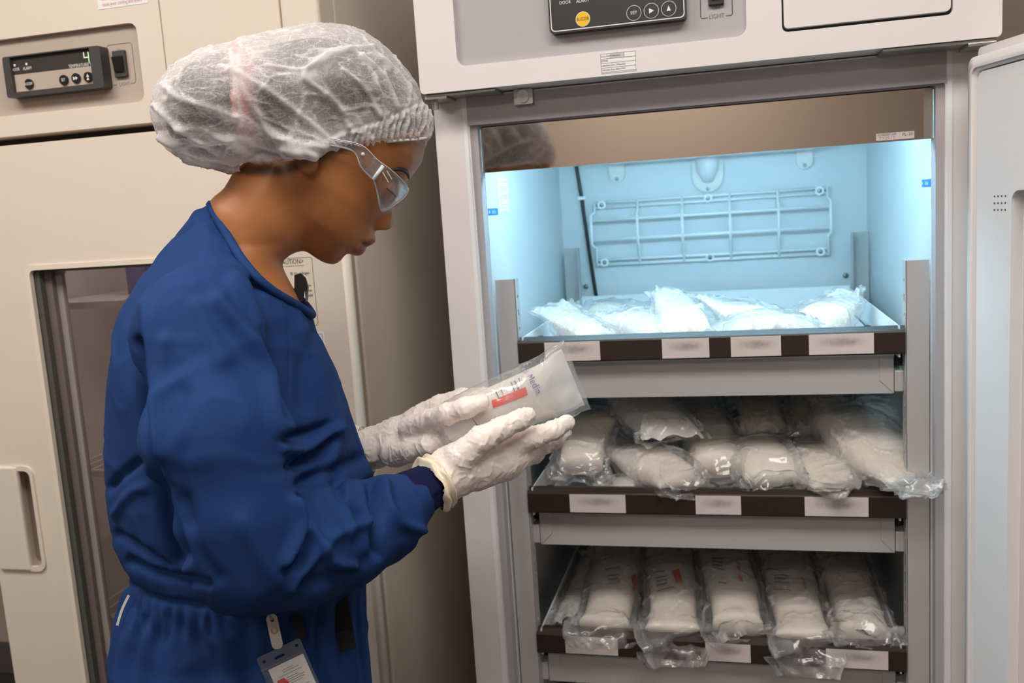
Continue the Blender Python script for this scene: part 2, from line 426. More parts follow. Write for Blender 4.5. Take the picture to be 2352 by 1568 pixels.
for (px, py, s) in ((1456, 30, 'SET'), (1496, 25, 'play'), (1536, 20, 'up')):
    p = onY(px, py, YC); button(p[0], p[2], .0098, M_BLACK, M_WINK, header)
    if s == 'SET': text('lettering', 'SET', .0062, (p[0], YC-.0014, p[2]), M_WINK, header)
    else:
        tr = [(p[0]-.003, p[2]+.0035), (p[0]-.003, p[2]-.0035), (p[0]+.0038, p[2])] if s == 'play' else [(p[0]-.003, p[2]-.003), (p[0]+.003, p[2]-.003), (p[0], p[2]+.0042)]
        MB().extr(tr, [], YC-.0015, YC-.0011).build('arrow_mark', M_WINK, header)
p = onY(1298, 6, YC); text('lettering', 'DOOR', .0066, (p[0], YC-.0006, p[2]), M_WINK, header, sx=.85)
p = onY(1338, 2, YC); text('lettering', 'ALARM', .0066, (p[0], YC-.0006, p[2]), M_WINK, header, sx=.85)
p = onY(1645, 8, .0083)
MB().box(p[0]-.0105, p[0]+.0105, .002, .0086, p[2]-.003, p[2]+.040, .001).build('light_switch', M_BLACK, header)
MB().box(p[0]-.0065, p[0]+.0065, -.002, .003, p[2]+.004, p[2]+.032, .001).build('rocker', M_DGREY, header)
text('lettering', 'OFF', .0065, (p[0], .0082, onY(1644, 19, .0083)[2]), M_MGREY, header)
text('lettering', 'LIGHT', .0088, (p[0], .0082, onY(1644, 38, .0083)[2]), M_MGREY, header, sx=.85)
zb = onY(1644, 39, .0083)[2]
for s in (-1, 1):
    lp = [(p[0]+s*.0125, .0083, zb), (p[0]+s*.020, .0083, zb), (p[0]+s*.0215, .0083, zb+.002), (p[0]+s*.0215, .0083, zb+.07)]
    MB().tube(lp, .0006, 4).build('print_line', M_MGREY, header)
MB().extr(rr(.5285, .7385, 1.589, 1.80, .006), [], .0005, .0105).build('hatch_cover', M_WHITE, header)
MB().extr(rr(.524, .743, 1.582, 1.80, .008), [], .0112, .0125).build('hatch_gap', M_DARK, header)
# calibration sticker
stk = MB().box(.2745, .3265, -.0008, .0002, 1.5535, 1.5815).build('calibration_sticker', M_PAPER, header)
lm = MB()
def hline(b, x0, x1, z, y, t=.00022): b.box(x0, x1, y-.0003, y, z-t, z+t)
for z in (1.5805, 1.5735, 1.5675, 1.5610, 1.5548): hline(lm, .2755, .3255, z, -.0008)
for x in (.2755, .3255): lm.box(x-.0002, x+.0002, -.0011, -.0008, 1.5548, 1.5805)
lm.box(.2895, .2899, -.0011, -.0008, 1.5735, 1.5805); lm.box(.309, .3094, -.0011, -.0008, 1.5735, 1.5805)
lm.build('print_line', M_MGREY, header)
MB().box(.2899, .309, -.0009, -.0008, 1.5737, 1.5803).build('sticker_shade', mat('pale_grey', (200, 198, 198), .7), header)
for s, x, z, sz in (('Cal by PNW', .276, 1.577, .0032), ('Calibration', .2905, 1.577, .0036), ('ID:9105', .276, 1.5705, .0036), ('Calibration Date: 30Nov2022', .276, 1.5643, .0034), ('Calibration Due: 30Nov2023', .276, 1.558, .0034)):
    text('lettering', s, sz, (x, -.0012, z), M_INK, header, align='LEFT', sx=.86)
# hinges, latch magnet
for hx0, hx1, hy in ((.004, .115, .008), (.655, .795, .004)):
    b = MB().box(hx0, hx1, hy, hy+.052, 1.5455, 1.5495, .001); xm = hx0 if hx0 < .1 else hx1
    s = 1 if hx0 < .1 else -1
    b.box(min(xm, xm+s*.035), max(xm, xm+s*.035), hy-.002, hy+.05, 1.541, 1.5455, .001)
    b.tube([(xm+s*.012, hy+.012, 1.528), (xm+s*.012, hy+.012, 1.547)], .005, 10); b.build('hinge_bracket', M_ZINC, FR)
p0 = onY(1203, 222, .05)
mg = MB().extr(rr(p0[0]-.0145, p0[0]+.0145, p0[2]-.0115, p0[2]+.0115, .002, 2), [], .046, YB); ms = mg.build('door_switch', M_ZINC, FR)
MB().tube([(p0[0], .0465, p0[2]), (p0[0], .0425, p0[2])], .0095, 20).build('plunger', M_LINER, ms)
MB().tube([(p0[0]-.001, .0428, p0[2]), (p0[0]-.001, .0405, p0[2])], .0035, 14).build('plunger_tip', M_WHITE, ms)
# lamp cover and tube
YL = YB+.02
MB().extr([(YL, 1.5005), (YL, 1.4300), (YL+.012, 1.4300), (YL+.012, 1.4312), (YL+.0012, 1.4312), (YL+.0012, 1.5005)], [], XL, XR, 'x').build('lamp_cover', M_CHROME, FR)
for xa, xb in ((XR-.012, XR-.001), (XL, XL+.0025)): MB().box(xa, xb, YL-.0012, YL-.0002, 1.4305, 1.50).build('cover_edge', M_ZINC, FR)
MB().box(XL-.003, XR+.003, YL+.0014, YL+.016, 1.4985, 1.5155).build('cover_light_block', M_DARK, FR)  # unseen dark bar added behind the cover to stop lamp light leaking above
pa = onY(2012, 308, YL); pb = onY(2098, 311, YL)
MB().box(pa[0], pb[0]+.001, YL-.0016, YL-.0004, 1.4325, 1.4425).build('lamp_sticker', mat('clear_sticker', (205, 196, 190), .4), FR)
text('lettering', 'FLUORESCENT  LAMP', .0042, (pa[0]+.002, YL-.0018, 1.4400), M_INK, FR, align='LEFT', sx=.62)
text('lettering', 'ケイコウトウ', .0045, (pa[0]+.004, YL-.0018, 1.4355), M_INK, FR, align='LEFT', sx=.8)
text('lettering', 'FL-20', .0062, (pb[0]-.001, YL-.0018, 1.4385), M_INK, FR, align='RIGHT')
lampm = emat('lamp_tube_glow', (0.43, 0.80, 1.0), LAMP_POWER)
MB().tube([(.11, YL+.05, 1.470), (.69, YL+.05, 1.470)], .013, 14).build('lamp_tube', lampm, FR)
for x in (.095, .705): MB().box(x-.015, x+.015, YL+.034, YL+.066, 1.455, 1.514, .003).build('lamp_holder', M_WHITE, FR)
# slotted posts
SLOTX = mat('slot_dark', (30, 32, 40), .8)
def post(x0, x1, y, z1, inner, back):
    b = MB()
    b.box(x0, x1, y, y+.0015, .21, z1)                                    # face
    xi = x1 if inner > 0 else x0
    holes = []
    z = z1-.03
    k = 0
    while z > .25:
        yy = y+.012 if not back else y-.012
        holes.append(rr(yy-.0032, yy+.0032, z-.006, z+.006, .001, 1) if k % 2 else circ(yy, z, .0035, 8)); z -= .0265; k += 1
    y0, y1 = (y, y+.026) if not back else (y-.026, y)
    b.extr([(y0, .21), (y1, .21), (y1, z1), (y0, z1)], holes, xi-.0008, xi+.0008, 'x')
    o = b.build('slotted_post', M_STEEL, FR)
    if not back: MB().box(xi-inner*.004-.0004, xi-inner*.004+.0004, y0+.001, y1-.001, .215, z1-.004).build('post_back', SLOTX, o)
post(.0705, .1035, .098, 1.257, 1, False); post(.6990, .7310, .098, 1.257, -1, False)
post(.078, .113, .700, 1.276, 1, True); post(.694, .729, .700, 1.277, -1, True)
# back wall fittings
M_SCREW = mat('screw_metal', (150, 155, 160), .3, metal=.9)
def screw(x, y, z, r=.006, parent=FR):
    MB().tube([(x, y, z), (x, y-.002, z)], r, 12).ball((x, y-.002, z), r*.8, 10, (1, .5, 1)).build('screw', M_SCREW, parent)
for x, z in ((.117, 1.183), (.687, 1.182)): screw(x, YK-.0005, z)
rk = thing('wire_guard', 'white wire guard rack screwed to the lit back wall of the open refrigerator', 'wire rack', (.4, .72, 1.235))
def wire(pts, r=.0031): MB().tube(pts, r, 8).build('wire', M_WIRE, rk, True)
for z in (1.373, 1.362, 1.243, 1.232): wire([(.147, .738, z), (.652, .738, z)])
for z in (1.334, 1.290): wire([(.140, .716, z), (.657, .716, z)], .0035)
for x in (.147, .245, .344, .447, .549, .652):
    e = -.006 if x < .2 else (.004 if x > .6 else 0)
    wire([(x, .736, 1.376), (x, .734, 1.352), (x+e, .713, 1.346), (x+e, .713, 1.280), (x, .733, 1.272), (x, .736, 1.229)])
for x, z in ((.165, 1.3675), (.401, 1.3675), (.635, 1.3675), (.165, 1.2375), (.401, 1.2375), (.635, 1.2375)):
    MB().extr(circ(x, z, .0095, 16), [], .731, .7345).build('washer', M_WIRE, rk); screw(x, .731, z, .005, rk)
# cooling unit bracket above
ev = MB(); ev.box(.19, .63, .60, YK-.001, 1.455, 1.512, .006)
bracket = ev.build('cooling_unit', M_LINER, FR, True)
for cx, wd, zt, zz in ((.202, .017, 1.47, 1.418), (.606, .017, 1.47, 1.418), (.402, .033, 1.47, 1.384)):
    P = [(cx-wd, zt), (cx-wd, zz+wd*.9)]+[(cx+wd*math.cos(math.radians(a)), zz+wd*.9+wd*math.sin(math.radians(a))) for a in range(190, 351, 16)]+[(cx+wd, zz+wd*.9), (cx+wd, zt)]
    MB().extr(P, [], YK-.010, YK-.001).build('mounting_tab', M_WHITE, bracket)
    if wd > .02: MB().tube([(cx, YK-.02, 1.47), (cx, YK-.016, 1.43), (cx, YK-.008, 1.405)], [.026, .024, .012], 16).build('drain_spout', M_LINER, bracket, True)
    screw(cx, YK-.010, zz+(.006 if wd < .02 else .004), .005)
pa = onY(1322, 372, .738); pb = onY(1336, 455, .738); pc = onY(1370, 684, .738)
cable = MB().tube([(pa[0]-.004, .74, pa[2]+.05), pa, pb, onY(1352, 570, .738), pc, (pc[0]+.01, .738, pc[2]-.08)], .0042, 8)
cable.build('sensor_cable', M_BLACK, FR, True)
MB().box(pb[0]-.009, pb[0]+.009, .730, YK, pb[2]-.004, pb[2]+.004, .002).build('cable_clip', M_WIRE, FR)
# stickers on the side walls
st = MB().box(XL-.0002, XL+.0006, .170, .238, 1.368, 1.424).build('notice_sticker', mat('notice_paper', (240, 242, 246), .6), FR)
nl = MB()
for k, z in enumerate((1.418, 1.409, 1.405, 1.401, 1.394, 1.390, 1.386, 1.379, 1.374)):
    nl.box(XL+.0006, XL+.0008, .178, .178+(.05, .045, .052, .03, .05, .048, .02, .05, .04)[k], z-.0006, z+.0006)
nl.build('print_line', mat('faint_ink', (170, 175, 190), .6), FR)
for xs, s in ((XL, 1), (XR, -1)):
    MB().box(xs-.0006, xs+.0006, .092, .155, 1.3625, 1.3735).build('load_line_sticker', M_BLUE, FR)
    y0 = .092 if s > 0 else .155
    text('lettering', 'load line', .009, (xs+s*.0008, .128 if s > 0 else .12, 1.368), M_WINK, FR, ux=(0, s, 0), sx=.8)
    a = .097 if s > 0 else .148
    MB().extr([(a, 1.3655), (a, 1.3705), (a+(.006 if s > 0 else .004), 1.368)], [], xs+s*.0006, xs+s*.0009, 'x').build('arrow_mark', M_WINK, FR)
# drawers
def label_mat():
    m = bpy.data.materials.new('worn_label'); m.use_nodes = True; nt = m.node_tree; L = nt.links; b = nt.nodes['Principled BSDF']
    tc = nt.nodes.new('ShaderNodeTexCoord'); sp = nt.nodes.new('ShaderNodeSeparateXYZ'); L.new(tc.outputs['Generated'], sp.inputs[0])
    def band(sock, c, wd):
        a = nt.nodes.new('ShaderNodeMath'); a.operation = 'SUBTRACT'; L.new(sock, a.inputs[0]); a.inputs[1].default_value = c
        d = nt.nodes.new('ShaderNodeMath'); d.operation = 'ABSOLUTE'; L.new(a.outputs[0], d.inputs[0])
        e = nt.nodes.new('ShaderNodeMapRange'); e.interpolation_type = 'SMOOTHSTEP'; e.inputs[1].default_value = 0; e.inputs[2].default_value = wd; e.inputs[3].default_value = 1; e.inputs[4].default_value = 0
        L.new(d.outputs[0], e.inputs[0]); return e.outputs[0]
    mu = nt.nodes.new('ShaderNodeMath'); mu.operation = 'MULTIPLY'; L.new(band(sp.outputs['X'], .5, .48), mu.inputs[0]); L.new(band(sp.outputs['Z'], .6, .34), mu.inputs[1])
    nz = nt.nodes.new('ShaderNodeTexNoise'); nz.inputs['Scale'].default_value = 90; L.new(tc.outputs['Object'], nz.inputs['Vector'])
    m2 = nt.nodes.new('ShaderNodeMath'); m2.operation = 'MULTIPLY'; L.new(mu.outputs[0], m2.inputs[0]); L.new(nz.outputs['Fac'], m2.inputs[1])
    mx = nt.nodes.new('ShaderNodeMix'); mx.data_type = 'RGBA'; L.new(m2.outputs[0], mx.inputs['Factor'])
    mx.inputs['A'].default_value = lin((214, 204, 200))+(1,); mx.inputs['B'].default_value = lin((40, 40, 46))+(1,)
    L.new(mx.outputs['Result'], b.inputs['Base Color']); b.inputs['Roughness'].default_value = .6
    return m
M_LABEL = label_mat()
LAB = (((.148, .239), (.338, .411), (.444, .519), (.560, .653)), ((.175, .268), (.381, .452), (.549, .643)), ((.153, .243), (.388, .460), (.577, .670)), ())
ZT = (1.1588, .9027, .6514, .400)
M_TRAY = mat('tray_white', (226, 228, 230), .4, var=.01)
for i, z in enumerate(ZT):
    dz = z-.0445
    t = MB().box(TXL+.012, TXR-.012, YT+.02, .70, dz-.0015, dz).build('drawer', M_TRAY, FR)
    b = MB(); b.box(TXL+.006, TXL+.0085, YT+.004, .70, dz-.0015, z+.001); b.box(TXR-.0085, TXR-.006, YT+.004, .70, dz-.0015, z+.001); b.box(TXL+.006, TXR-.006, .698, .7005, dz-.0015, z+.006)
    b.build('tray_wall', M_TRAY, t)
    rb = MB().extr([(YT+.010, z+.001), (YT+.014, z+.001), (YT+.026, z-.0015), (YT+.026, z-.004), (YT+.004, z-.004), (YT+.004, z-.040), (YT+.001, z-.041), (YT, z-.038), (YT, z-.008), (YT+.001, z-.0055)], [], TXL-.001, TXR+.001, 'x')
    rail = rb.build('front_rail', M_BROWN, t)
    for x in (TXL+.035, TXR-.05): MB().ball((x, YT+.018, z-.0005), .006, 12, (1, 1, .45)).build('rivet', M_BLACK, t)
    for (x0, x1) in LAB[i]: MB().box(x0, x1, YT-.0012, YT-.0002, z-.0385, z-.0075).build('drawer_label', M_LABEL, t)
    # grey carrier under the rail with end flanges and slide ends
    pb_ = MB().box(TXL+.012, TXR-.012, YT+.026, YT+.0275, z-.106, z-.036); pb_.box(TXL+.012, TXR-.012, YT+.027, .66, z-.106, z-.1045)
    pb_.build('carrier_panel', M_STEEL, t)
    for s, xa in ((1, TXL+.012), (-1, TXR-.012)):
        P = [(xa, z-.045), (xa+s*.02, z-.045), (xa+s*.02, z-.085), (xa, z-.1055)]
        MB().extr(P, [], YT+.0245, YT+.0262).build('end_flange', M_STEEL, t)
        MB().box(min(xa-s*.001, xa-s*.014), max(xa-s*.001, xa-s*.014), YT+.022, .62, z-.103, z-.070, .002).build('slide_rail', M_STEEL, t)
        MB().box(min(xa-s*.004, xa-s*.016), max(xa-s*.004, xa-s*.016), YT+.04, .62, z-.066, z-.046, .001).build('slide_track', M_BLACK, t)
# the open door
DH = np.array([.752, -.027]); DD = np.array([.300, -.954]); DNn = np.array([.954, .300])
def door_pt(s, d, z): q = DH+DD*s+DNn*d; return (q[0], q[1], z)
def door_prism(outer, holes, d0, d1):
    b = MB().extr(outer, holes, d0, d1); b.V = [door_pt(v[0], v[1], v[2]) for v in b.V]; return b
door = door_prism(rr(-.012, .735, .13, 1.537, .006, 2), [rr(.089, .64, .28, 1.351, .014)], .022, .085).build('door', M_WHITE, FR)
door_prism(rr(-.004, .727, .145, 1.523, .012), [rr(.012, .711, .162, 1.505, .010)], .004, .0225).build('door_gasket', M_RUBBER, door, True)
door_prism(rr(.014, .70, .17, 1.503, .012), [rr(.088, .641, .279, 1.352, .014)], .006, .0222).build('door_liner', M_LINER, door)
door_prism(rr(.005, .71, .155, 1.513, .012), [rr(.0085, .707, .159, 1.509, .010)], .001, .0042).build('gasket_lip', M_WHITE, door)
door_prism(rr(.0885, .6405, .2795, 1.3515, .014), [rr(.118, .612, .31, 1.322, .012)], .040, .066).build('window_frame', mat('beige_bead', (200, 186, 176), .5), door)
dots = MB()
pdot = []
for i in range(4):
    for j in range(3):
        b = door_prism(circ(.0535+i*.0075, 1.3455-j*.0085, .0013, 8), [], .0054, .0062); dots.add(b.V, b.F)
dots.build('vent_hole', M_MGREY, door)
hb = MB(); hb.tube([door_pt(.69, .085, .95), door_pt(.69, .11, .97), door_pt(.69, .11, 1.22), door_pt(.69, .085, 1.24)], .012, 10); hb.build('handle', M_MGREY, door, True)

# ------------------------------------------------------------------ the closed cream refrigerator
LX0, LX1 = -.90, -.153
CF = thing('laboratory_refrigerator', 'cream laboratory refrigerator with closed dark glass door behind the person', 'refrigerator', (-.53, .4, 0))
cb = MB(); cb.box(LX0, LX0+.05, .062, .80, .12, 1.86, .003); cb.box(LX1-.05, LX1-.001, .062, .80, .12, 1.86, .003)
cb.box(LX0+.04, LX1-.04, .75, .798, .13, 1.85); cb.box(LX0+.04, LX1-.04, .064, .79, .13, .18); cb.box(LX0+.04, LX1-.04, .064, .79, 1.50, 1.855)
for fx in (LX0+.06, LX1-.06):
    for fy in (.14, .72): cb.tube([(fx, fy, 0), (fx, fy, .125)], .022, 10)
cb.build('cabinet', M_CREAM, CF)
hd = MB().extr(rr(LX0, -.4272, 1.5485, 1.86, .003, 2), [rr(-.86, -.472, 1.583, 1.7075, .014)], 0, .014)
hd.box(LX0, -.4272, .0142, .0615, 1.5485, 1.86)
lhead = hd.build('control_header', M_CREAM, CF)
MB().extr(rr(-.8605, -.4715, 1.5825, 1.708, .014), [], .010, .0142).build('recess_plate', M_TAUPE, lhead)
MB().box(-.4262, -.2190, 0, .0615, 1.5485, 1.86, .002).build('header_panel', M_CREAM, CF)
MB().box(-.2180, LX1, 0, .0615, 1.5485, 1.86, .006, 3).build('header_panel', M_CREAM, CF)
MB().box(LX0+.01, LX1-.012, .045, .0625, 1.53, 1.55).build('header_gap', M_DARK, CF)
# controller on it
def LP(px, py, y=0.0): return onY(px, py, y)
c0 = LP(8, 130, -.006); c1 = LP(236, 108, -.006); c2 = LP(25, 225, -.006); c3 = LP(243, 203, -.006)
x0, x1 = (c0[0]+c2[0])/2, (c1[0]+c3[0])/2; z1, z0 = (c0[2]+c1[2])/2, (c2[2]+c3[2])/2
lc = MB().extr(rr(x0, x1, z0, z1, .004, 3), [rr(x0+.014, x1-.02, z0+.008, z1-.002, .001, 1)], -.012, .0101)
lc.box(x0+.013, x1-.019, -.005, .0100, z0+.007, z1-.001); lc.build('controller', M_DGREY, lhead)
zm = (z0+z1)/2+.004
MB().box(x0+.0145, x1-.0205, -.0062, -.0049, zm, z1-.003).build('display_window', mat('display_dark', (62, 58, 57), .3), lhead)
MB().box(x0+.0145, x1-.0205, -.0060, -.0049, z0+.009, zm-.0003).build('controller_face', M_TAUPE, lhead)
yq = -.0064
seg = emat('green_digit', (0.25, 0.9, 0.05), .55)
pg = LP(199, 131, yq)
sb = MB(); sb.box(pg[0]-.0055, pg[0]-.004, yq-.0004, yq, pg[2]-.001, pg[2]+.008); sb.box(pg[0]+.003, pg[0]+.0045, yq-.0004, yq, pg[2]-.009, pg[2]+.008); sb.box(pg[0]-.0045, pg[0]+.0035, yq-.0004, yq, pg[2]-.0015, pg[2]+.0002)
sb.build('green_digit', seg, lhead)
for s, px, py, sz in (('DOOR', 36, 160, .0075), ('ALARM', 63, 157, .0075), ('TEMPERATURE(℃)', 186, 150, .0078)):
    p = LP(px, py, yq); text('lettering', s, sz, (p[0], yq-.0004, p[2]), M_WINK, lhead, sx=.72)
for px, py in ((34, 150), (61, 147)):
    p = LP(px, py, yq); MB().extr(circ(p[0], p[2], .002, 12), [], yq-.0006, yq).build('indicator_lamp', M_WINK, lhead)
for px, py, s in ((68, 193, 'BUZZER'), (148, 184, 'SET'), (176, 180, 'ff'), (204, 177, 'uu')):
    p = LP(px, py, yq); MB().tube([(p[0], yq+.001, p[2]), (p[0], yq-.0025, p[2])], .0082, 20).build('button', M_BLACK, lhead)
    if s in ('BUZZER', 'SET'): text('lettering', s, .0072 if s == 'SET' else .006, (p[0], yq-.0028, p[2]), M_WINK, lhead, sx=.75)
    else:
        b = MB()
        for k in (-1, 0):
            if s == 'ff': b.extr([(p[0]+k*.0045, p[2]-.003), (p[0]+k*.0045+.0045, p[2]), (p[0]+k*.0045, p[2]+.003)], [], yq-.003, yq-.0026)
            else: b.extr([(p[0]-.0025, p[2]+k*.005), (p[0]+.0025, p[2]+k*.005), (p[0], p[2]+k*.005+.005)], [], yq-.003, yq-.0026)
        b.build('arrow_mark', M_WINK, lhead)
sw = LP(278, 147, .009)
MB().box(sw[0]-.0115, sw[0]+.0115, .004, .0101, sw[2]-.021, sw[2]+.021, .001).build('light_switch', M_DGREY, lhead)
b = MB().extr([(.004, sw[2]-.013), (.001, sw[2]-.013), (-.004, sw[2]+.010), (.004, sw[2]+.012)], [], sw[0]-.008, sw[0]+.008, 'x'); b.build('rocker', M_BLACK, lhead)
text('lettering', 'ON', .0058, (sw[0]-.002, .0098, LP(275, 115, .01)[2]), M_MGREY, lhead)
text('lettering', 'OFF', .0058, (sw[0]+.001, .0098, LP(284, 177, .01)[2]), M_MGREY, lhead)
pl = LP(287, 193, .01); text('lettering', 'LIGHT', .0085, (pl[0], .0098, pl[2]), M_MGREY, lhead, sx=.85)
fr0 = LP(249, 105, .01); fr1 = LP(300, 97, .01)
xa, xb = sw[0]-.0235, sw[0]+.0235; za = (fr0[2]+fr1[2])/2
b = MB(); b.tube([(xa+.010, .0099, pl[2]), (xa+.003, .0099, pl[2]), (xa, .0099, pl[2]+.004), (xa, .0099, za-.003), (xa+.003, .0099, za), (xb-.003, .0099, za), (xb, .0099, za-.003), (xb, .0099, pl[2]+.004), (xb-.003, .0099, pl[2]), (xb-.010, .0099, pl[2])], .0005, 4)
b.build('print_line', M_MGREY, lhead)
# warning sticker at the top
wa = LP(226, 18); wb = LP(340, 4)
MB().box(wa[0], wb[0], -.0006, .0002, wa[2]-.003, wa[2]+.045).build('warning_sticker', M_PAPER, lhead)
M_WRED = mat('faded_red_ink', (205, 110, 100), .6)
text('lettering', 'blocking of heat', .0085, (wa[0]+.008, -.0008, wa[2]+.0125), M_WRED, lhead, align='LEFT', sx=.8)
text('lettering', 'cause poor cooling and failure', .0085, (wa[0]+.008, -.0008, wa[2]+.0035), M_WRED, lhead, align='LEFT', sx=.72)
# door with window
dr = MB().extr(rr(LX0, LX1, .13, 1.534, .012, 4), [rr(-.742, -.335, .36, 1.323, .012), rr(-.843, -.792, .77, .966, .016)], 0, .040)
# round the vertical edge at the right
cdoor = dr.build('door', M_CREAM, CF)
MB().tube([(LX1-.002, .012, .14), (LX1-.002, .012, 1.525)], .012, 16).build('door_edge', M_CREAM, cdoor, True)
gk = MB().extr(rr(LX0+.01, LX1-.004, .14, 1.526, .01), [rr(-.75, -.327, .35, 1.331, .012)], .0402, .061).build('door_gasket', mat('gasket_tan', (176, 164, 146), .7), cdoor)
bead = MB().extr(rr(-.747, -.330, .355, 1.328, .014), [rr(-.7385, -.3385, .3635, 1.3195, .010)], -.003, .006); bead.build('window_bead', mat('cream_bead', (232, 220, 203), .4), cdoor)
for k, (ins, y0, y1, m) in enumerate(((.0, .008, .020, 'bead_dark'), (.014, .020, .030, 'bead_brown'), (.026, .030, .040, 'bead_grey'))):
    mm = mat(m, ((84, 82, 78), (112, 100, 98), (150, 143, 138))[k], .5)
    MB().extr(rr(-.742+ins, -.335-ins, .36+ins, 1.323-ins*.2, .008, 3), [rr(-.742+ins+.014, -.335-ins-.014, .36+ins+.014, 1.323-ins*.2-.004, .006, 3)], y0, y1).build('window_frame', mm, cdoor)
gm = bpy.data.materials.new('smoked_glass'); gm.use_nodes = True; nt = gm.node_tree
for n in list(nt.nodes): nt.nodes.remove(n)
o_ = nt.nodes.new('ShaderNodeOutputMaterial'); a_ = nt.nodes.new('ShaderNodeBsdfTransparent'); a_.inputs[0].default_value = (.88, .84, .84, 1)
g_ = nt.nodes.new('ShaderNodeBsdfGlossy'); g_.inputs['Roughness'].default_value = .04; f_ = thin_fresnel(nt, 2.0)
m_ = nt.nodes.new('ShaderNodeMixShader'); nt.links.new(f_.outputs[0], m_.inputs[0]); nt.links.new(a_.outputs[0], m_.inputs[1]); nt.links.new(g_.outputs[0], m_.inputs[2]); nt.links.new(m_.outputs[0], o_.inputs[0])
MB().box(-.742, -.335, .0335, .0375, .36, 1.323).build('glass_pane', gm, cdoor)
door_prism(rr(.089, .64, .28, 1.351, .014), [], .052, .056).build('glass_pane', gm, door)
# recessed pull handle
hp = MB().extr(rr(-.8445, -.7905, .768, .968, .017), [rr(-.8375, -.7975, .777, .959, .012)], -.004, .003); hp.build('handle_rim', M_CREAM, cdoor)
MB().box(-.846, -.789, .034, .0398, .765, .971).build('handle_back', M_TAUPE, cdoor)
MB().box(-.8905, -.8225, -.007, .004, .769, .967, .004, 3).build('handle_pull', M_CREAM, cdoor)
# interior shelves seen through the glass
ib = MB().box(LX0+.0505, LX0+.054, .064, .748, .18, 1.5); ib.box(LX0+.05, LX1-.05, .745, .749, .18, 1.5)
ib.build('inner_liner', M_LINER, CF)
for zs in (1.245, .92, .62):
    sh = MB(); sh.tube([(-.84, .12, zs), (-.21, .12, zs)], .004, 6); sh.tube([(-.84, .70, zs), (-.21, .70, zs)], .004, 6); sh.box(-.84, -.21, .112, .122, zs-.006, zs+.006)
    s = sh.build('wire_shelf', M_WIRE, CF)
    for k in range(21): MB().tube([(-.83+k*.031, .12, zs+.005), (-.83+k*.031, .70, zs+.005)], .0022, 5).build('shelf_wire', M_WIRE, s)
MB().tube([(-.84, .13, 1.462), (-.21, .13, 1.462)], .013, 12).build('lamp_tube', emat('added_fill_glow', (1.0, .88, .86), 5.0), CF)  # hidden tube added to brighten the interior behind the glass
vb = MB().box(-.735, -.69, .25, .31, 1.2525, 1.32, .002); tag(vb.build('reagent_box', mat('violet_carton', (92, 88, 150), .6)), 'small violet carton on the top wire shelf behind the smoked glass', 'box')
# caution notice and sticker on the door right of the window
q0 = LP(560, 588); q1 = LP(727, 745)
b = MB().extr(rr(-.30, -.2035, 1.205, 1.3155, .004, 3), [rr(-.2995, -.2040, 1.2055, 1.315, .0036, 3)], -.0005, .0002); 
b.build('print_line', M_MGREY, cdoor)
text('lettering', '<CAUTION>', .0115, (-.2185, -.0004, 1.309), M_INK, cdoor, align='RIGHT', sx=.75)
MB().box(-.275, -.2185, -.0004, .0002, 1.3023, 1.3027).build('print_line', M_INK, cdoor)
for s, z in (('fill the refriger-', 1.290), ('em-', 1.270), ('on', 1.262), ('hold', 1.254), ('ition,', 1.231), ('is', 1.222)):
    text('lettering', s, .0072, (-.2085, -.0004, z), M_INK, cdoor, align='RIGHT', sx=.8)
MB().box(-.32, -.1945, -.0006, .0002, 1.02, 1.195).build('notice_card', M_PAPER, cdoor)
b = MB().extr(rr(-.317, -.198, 1.023, 1.191, .001, 1), [rr(-.3163, -.1987, 1.0237, 1.1903, .001, 1)], -.0008, -.0005); b.box(-.317, -.198, -.0008, -.0005, 1.171, 1.1716)
b.build('print_line', mat('violet_ink', (90, 90, 130), .6), cdoor)
text('lettering', 'Equipment', .0115, (-.2015, -.0009, 1.181), M_INK, cdoor, align='RIGHT', sx=.9)
MB().box(LX0+.02, LX0+.07, .02, .045, 1.5345, 1.546, .002).build('hinge_bracket', M_ZINC, CF)

# ------------------------------------------------------------------ the person
M_NAVYF = mat('navy_gown_cloth', (28, 56, 106), 0.8, var=0.06, nscale=14, bump=0.10, bscale=1400, spec=0.15)
M_KNIT = mat('navy_knit', (22, 26, 62), 0.9, var=0.1, nscale=500, bump=0.35, bscale=900, spec=0.15)
M_HAIR = mat('black_hair', (24, 20, 20), 0.5, var=0.2, nscale=60, stretch=(1, 4, 1), bump=0.3, bscale=300)
M_PINK = mat('pink_scrunchie', (232, 150, 135), 0.8, bump=0.3, bscale=150)
M_LATEX = mat('white_latex', (238, 226, 218), 0.45, var=0.03, nscale=60, bump=0.35, bscale=130, sss=0.08, stretch=(1.0, 1.0, .45))
def skin_mat():
    m = mat('brown_skin', (162, 104, 60), 0.45, var=0.05, nscale=30, bump=0.05, bscale=700, sss=0.12, spec=0.4)
    nt = m.node_tree; b = nt.nodes['Principled BSDF']; src = b.inputs['Base Color'].links[0].from_socket
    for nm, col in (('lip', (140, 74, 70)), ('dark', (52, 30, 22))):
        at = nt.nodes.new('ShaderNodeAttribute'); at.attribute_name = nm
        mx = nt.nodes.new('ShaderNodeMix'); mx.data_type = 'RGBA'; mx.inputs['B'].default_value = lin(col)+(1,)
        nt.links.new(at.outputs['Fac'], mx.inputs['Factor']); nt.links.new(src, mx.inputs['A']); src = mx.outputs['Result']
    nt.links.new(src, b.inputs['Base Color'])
    return m
M_SKIN = skin_mat()
def fattr(o, name, vals):
    a = o.data.attributes.new(name, 'FLOAT', 'POINT'); a.data.foreach_set('value', np.asarray(vals, np.float32))

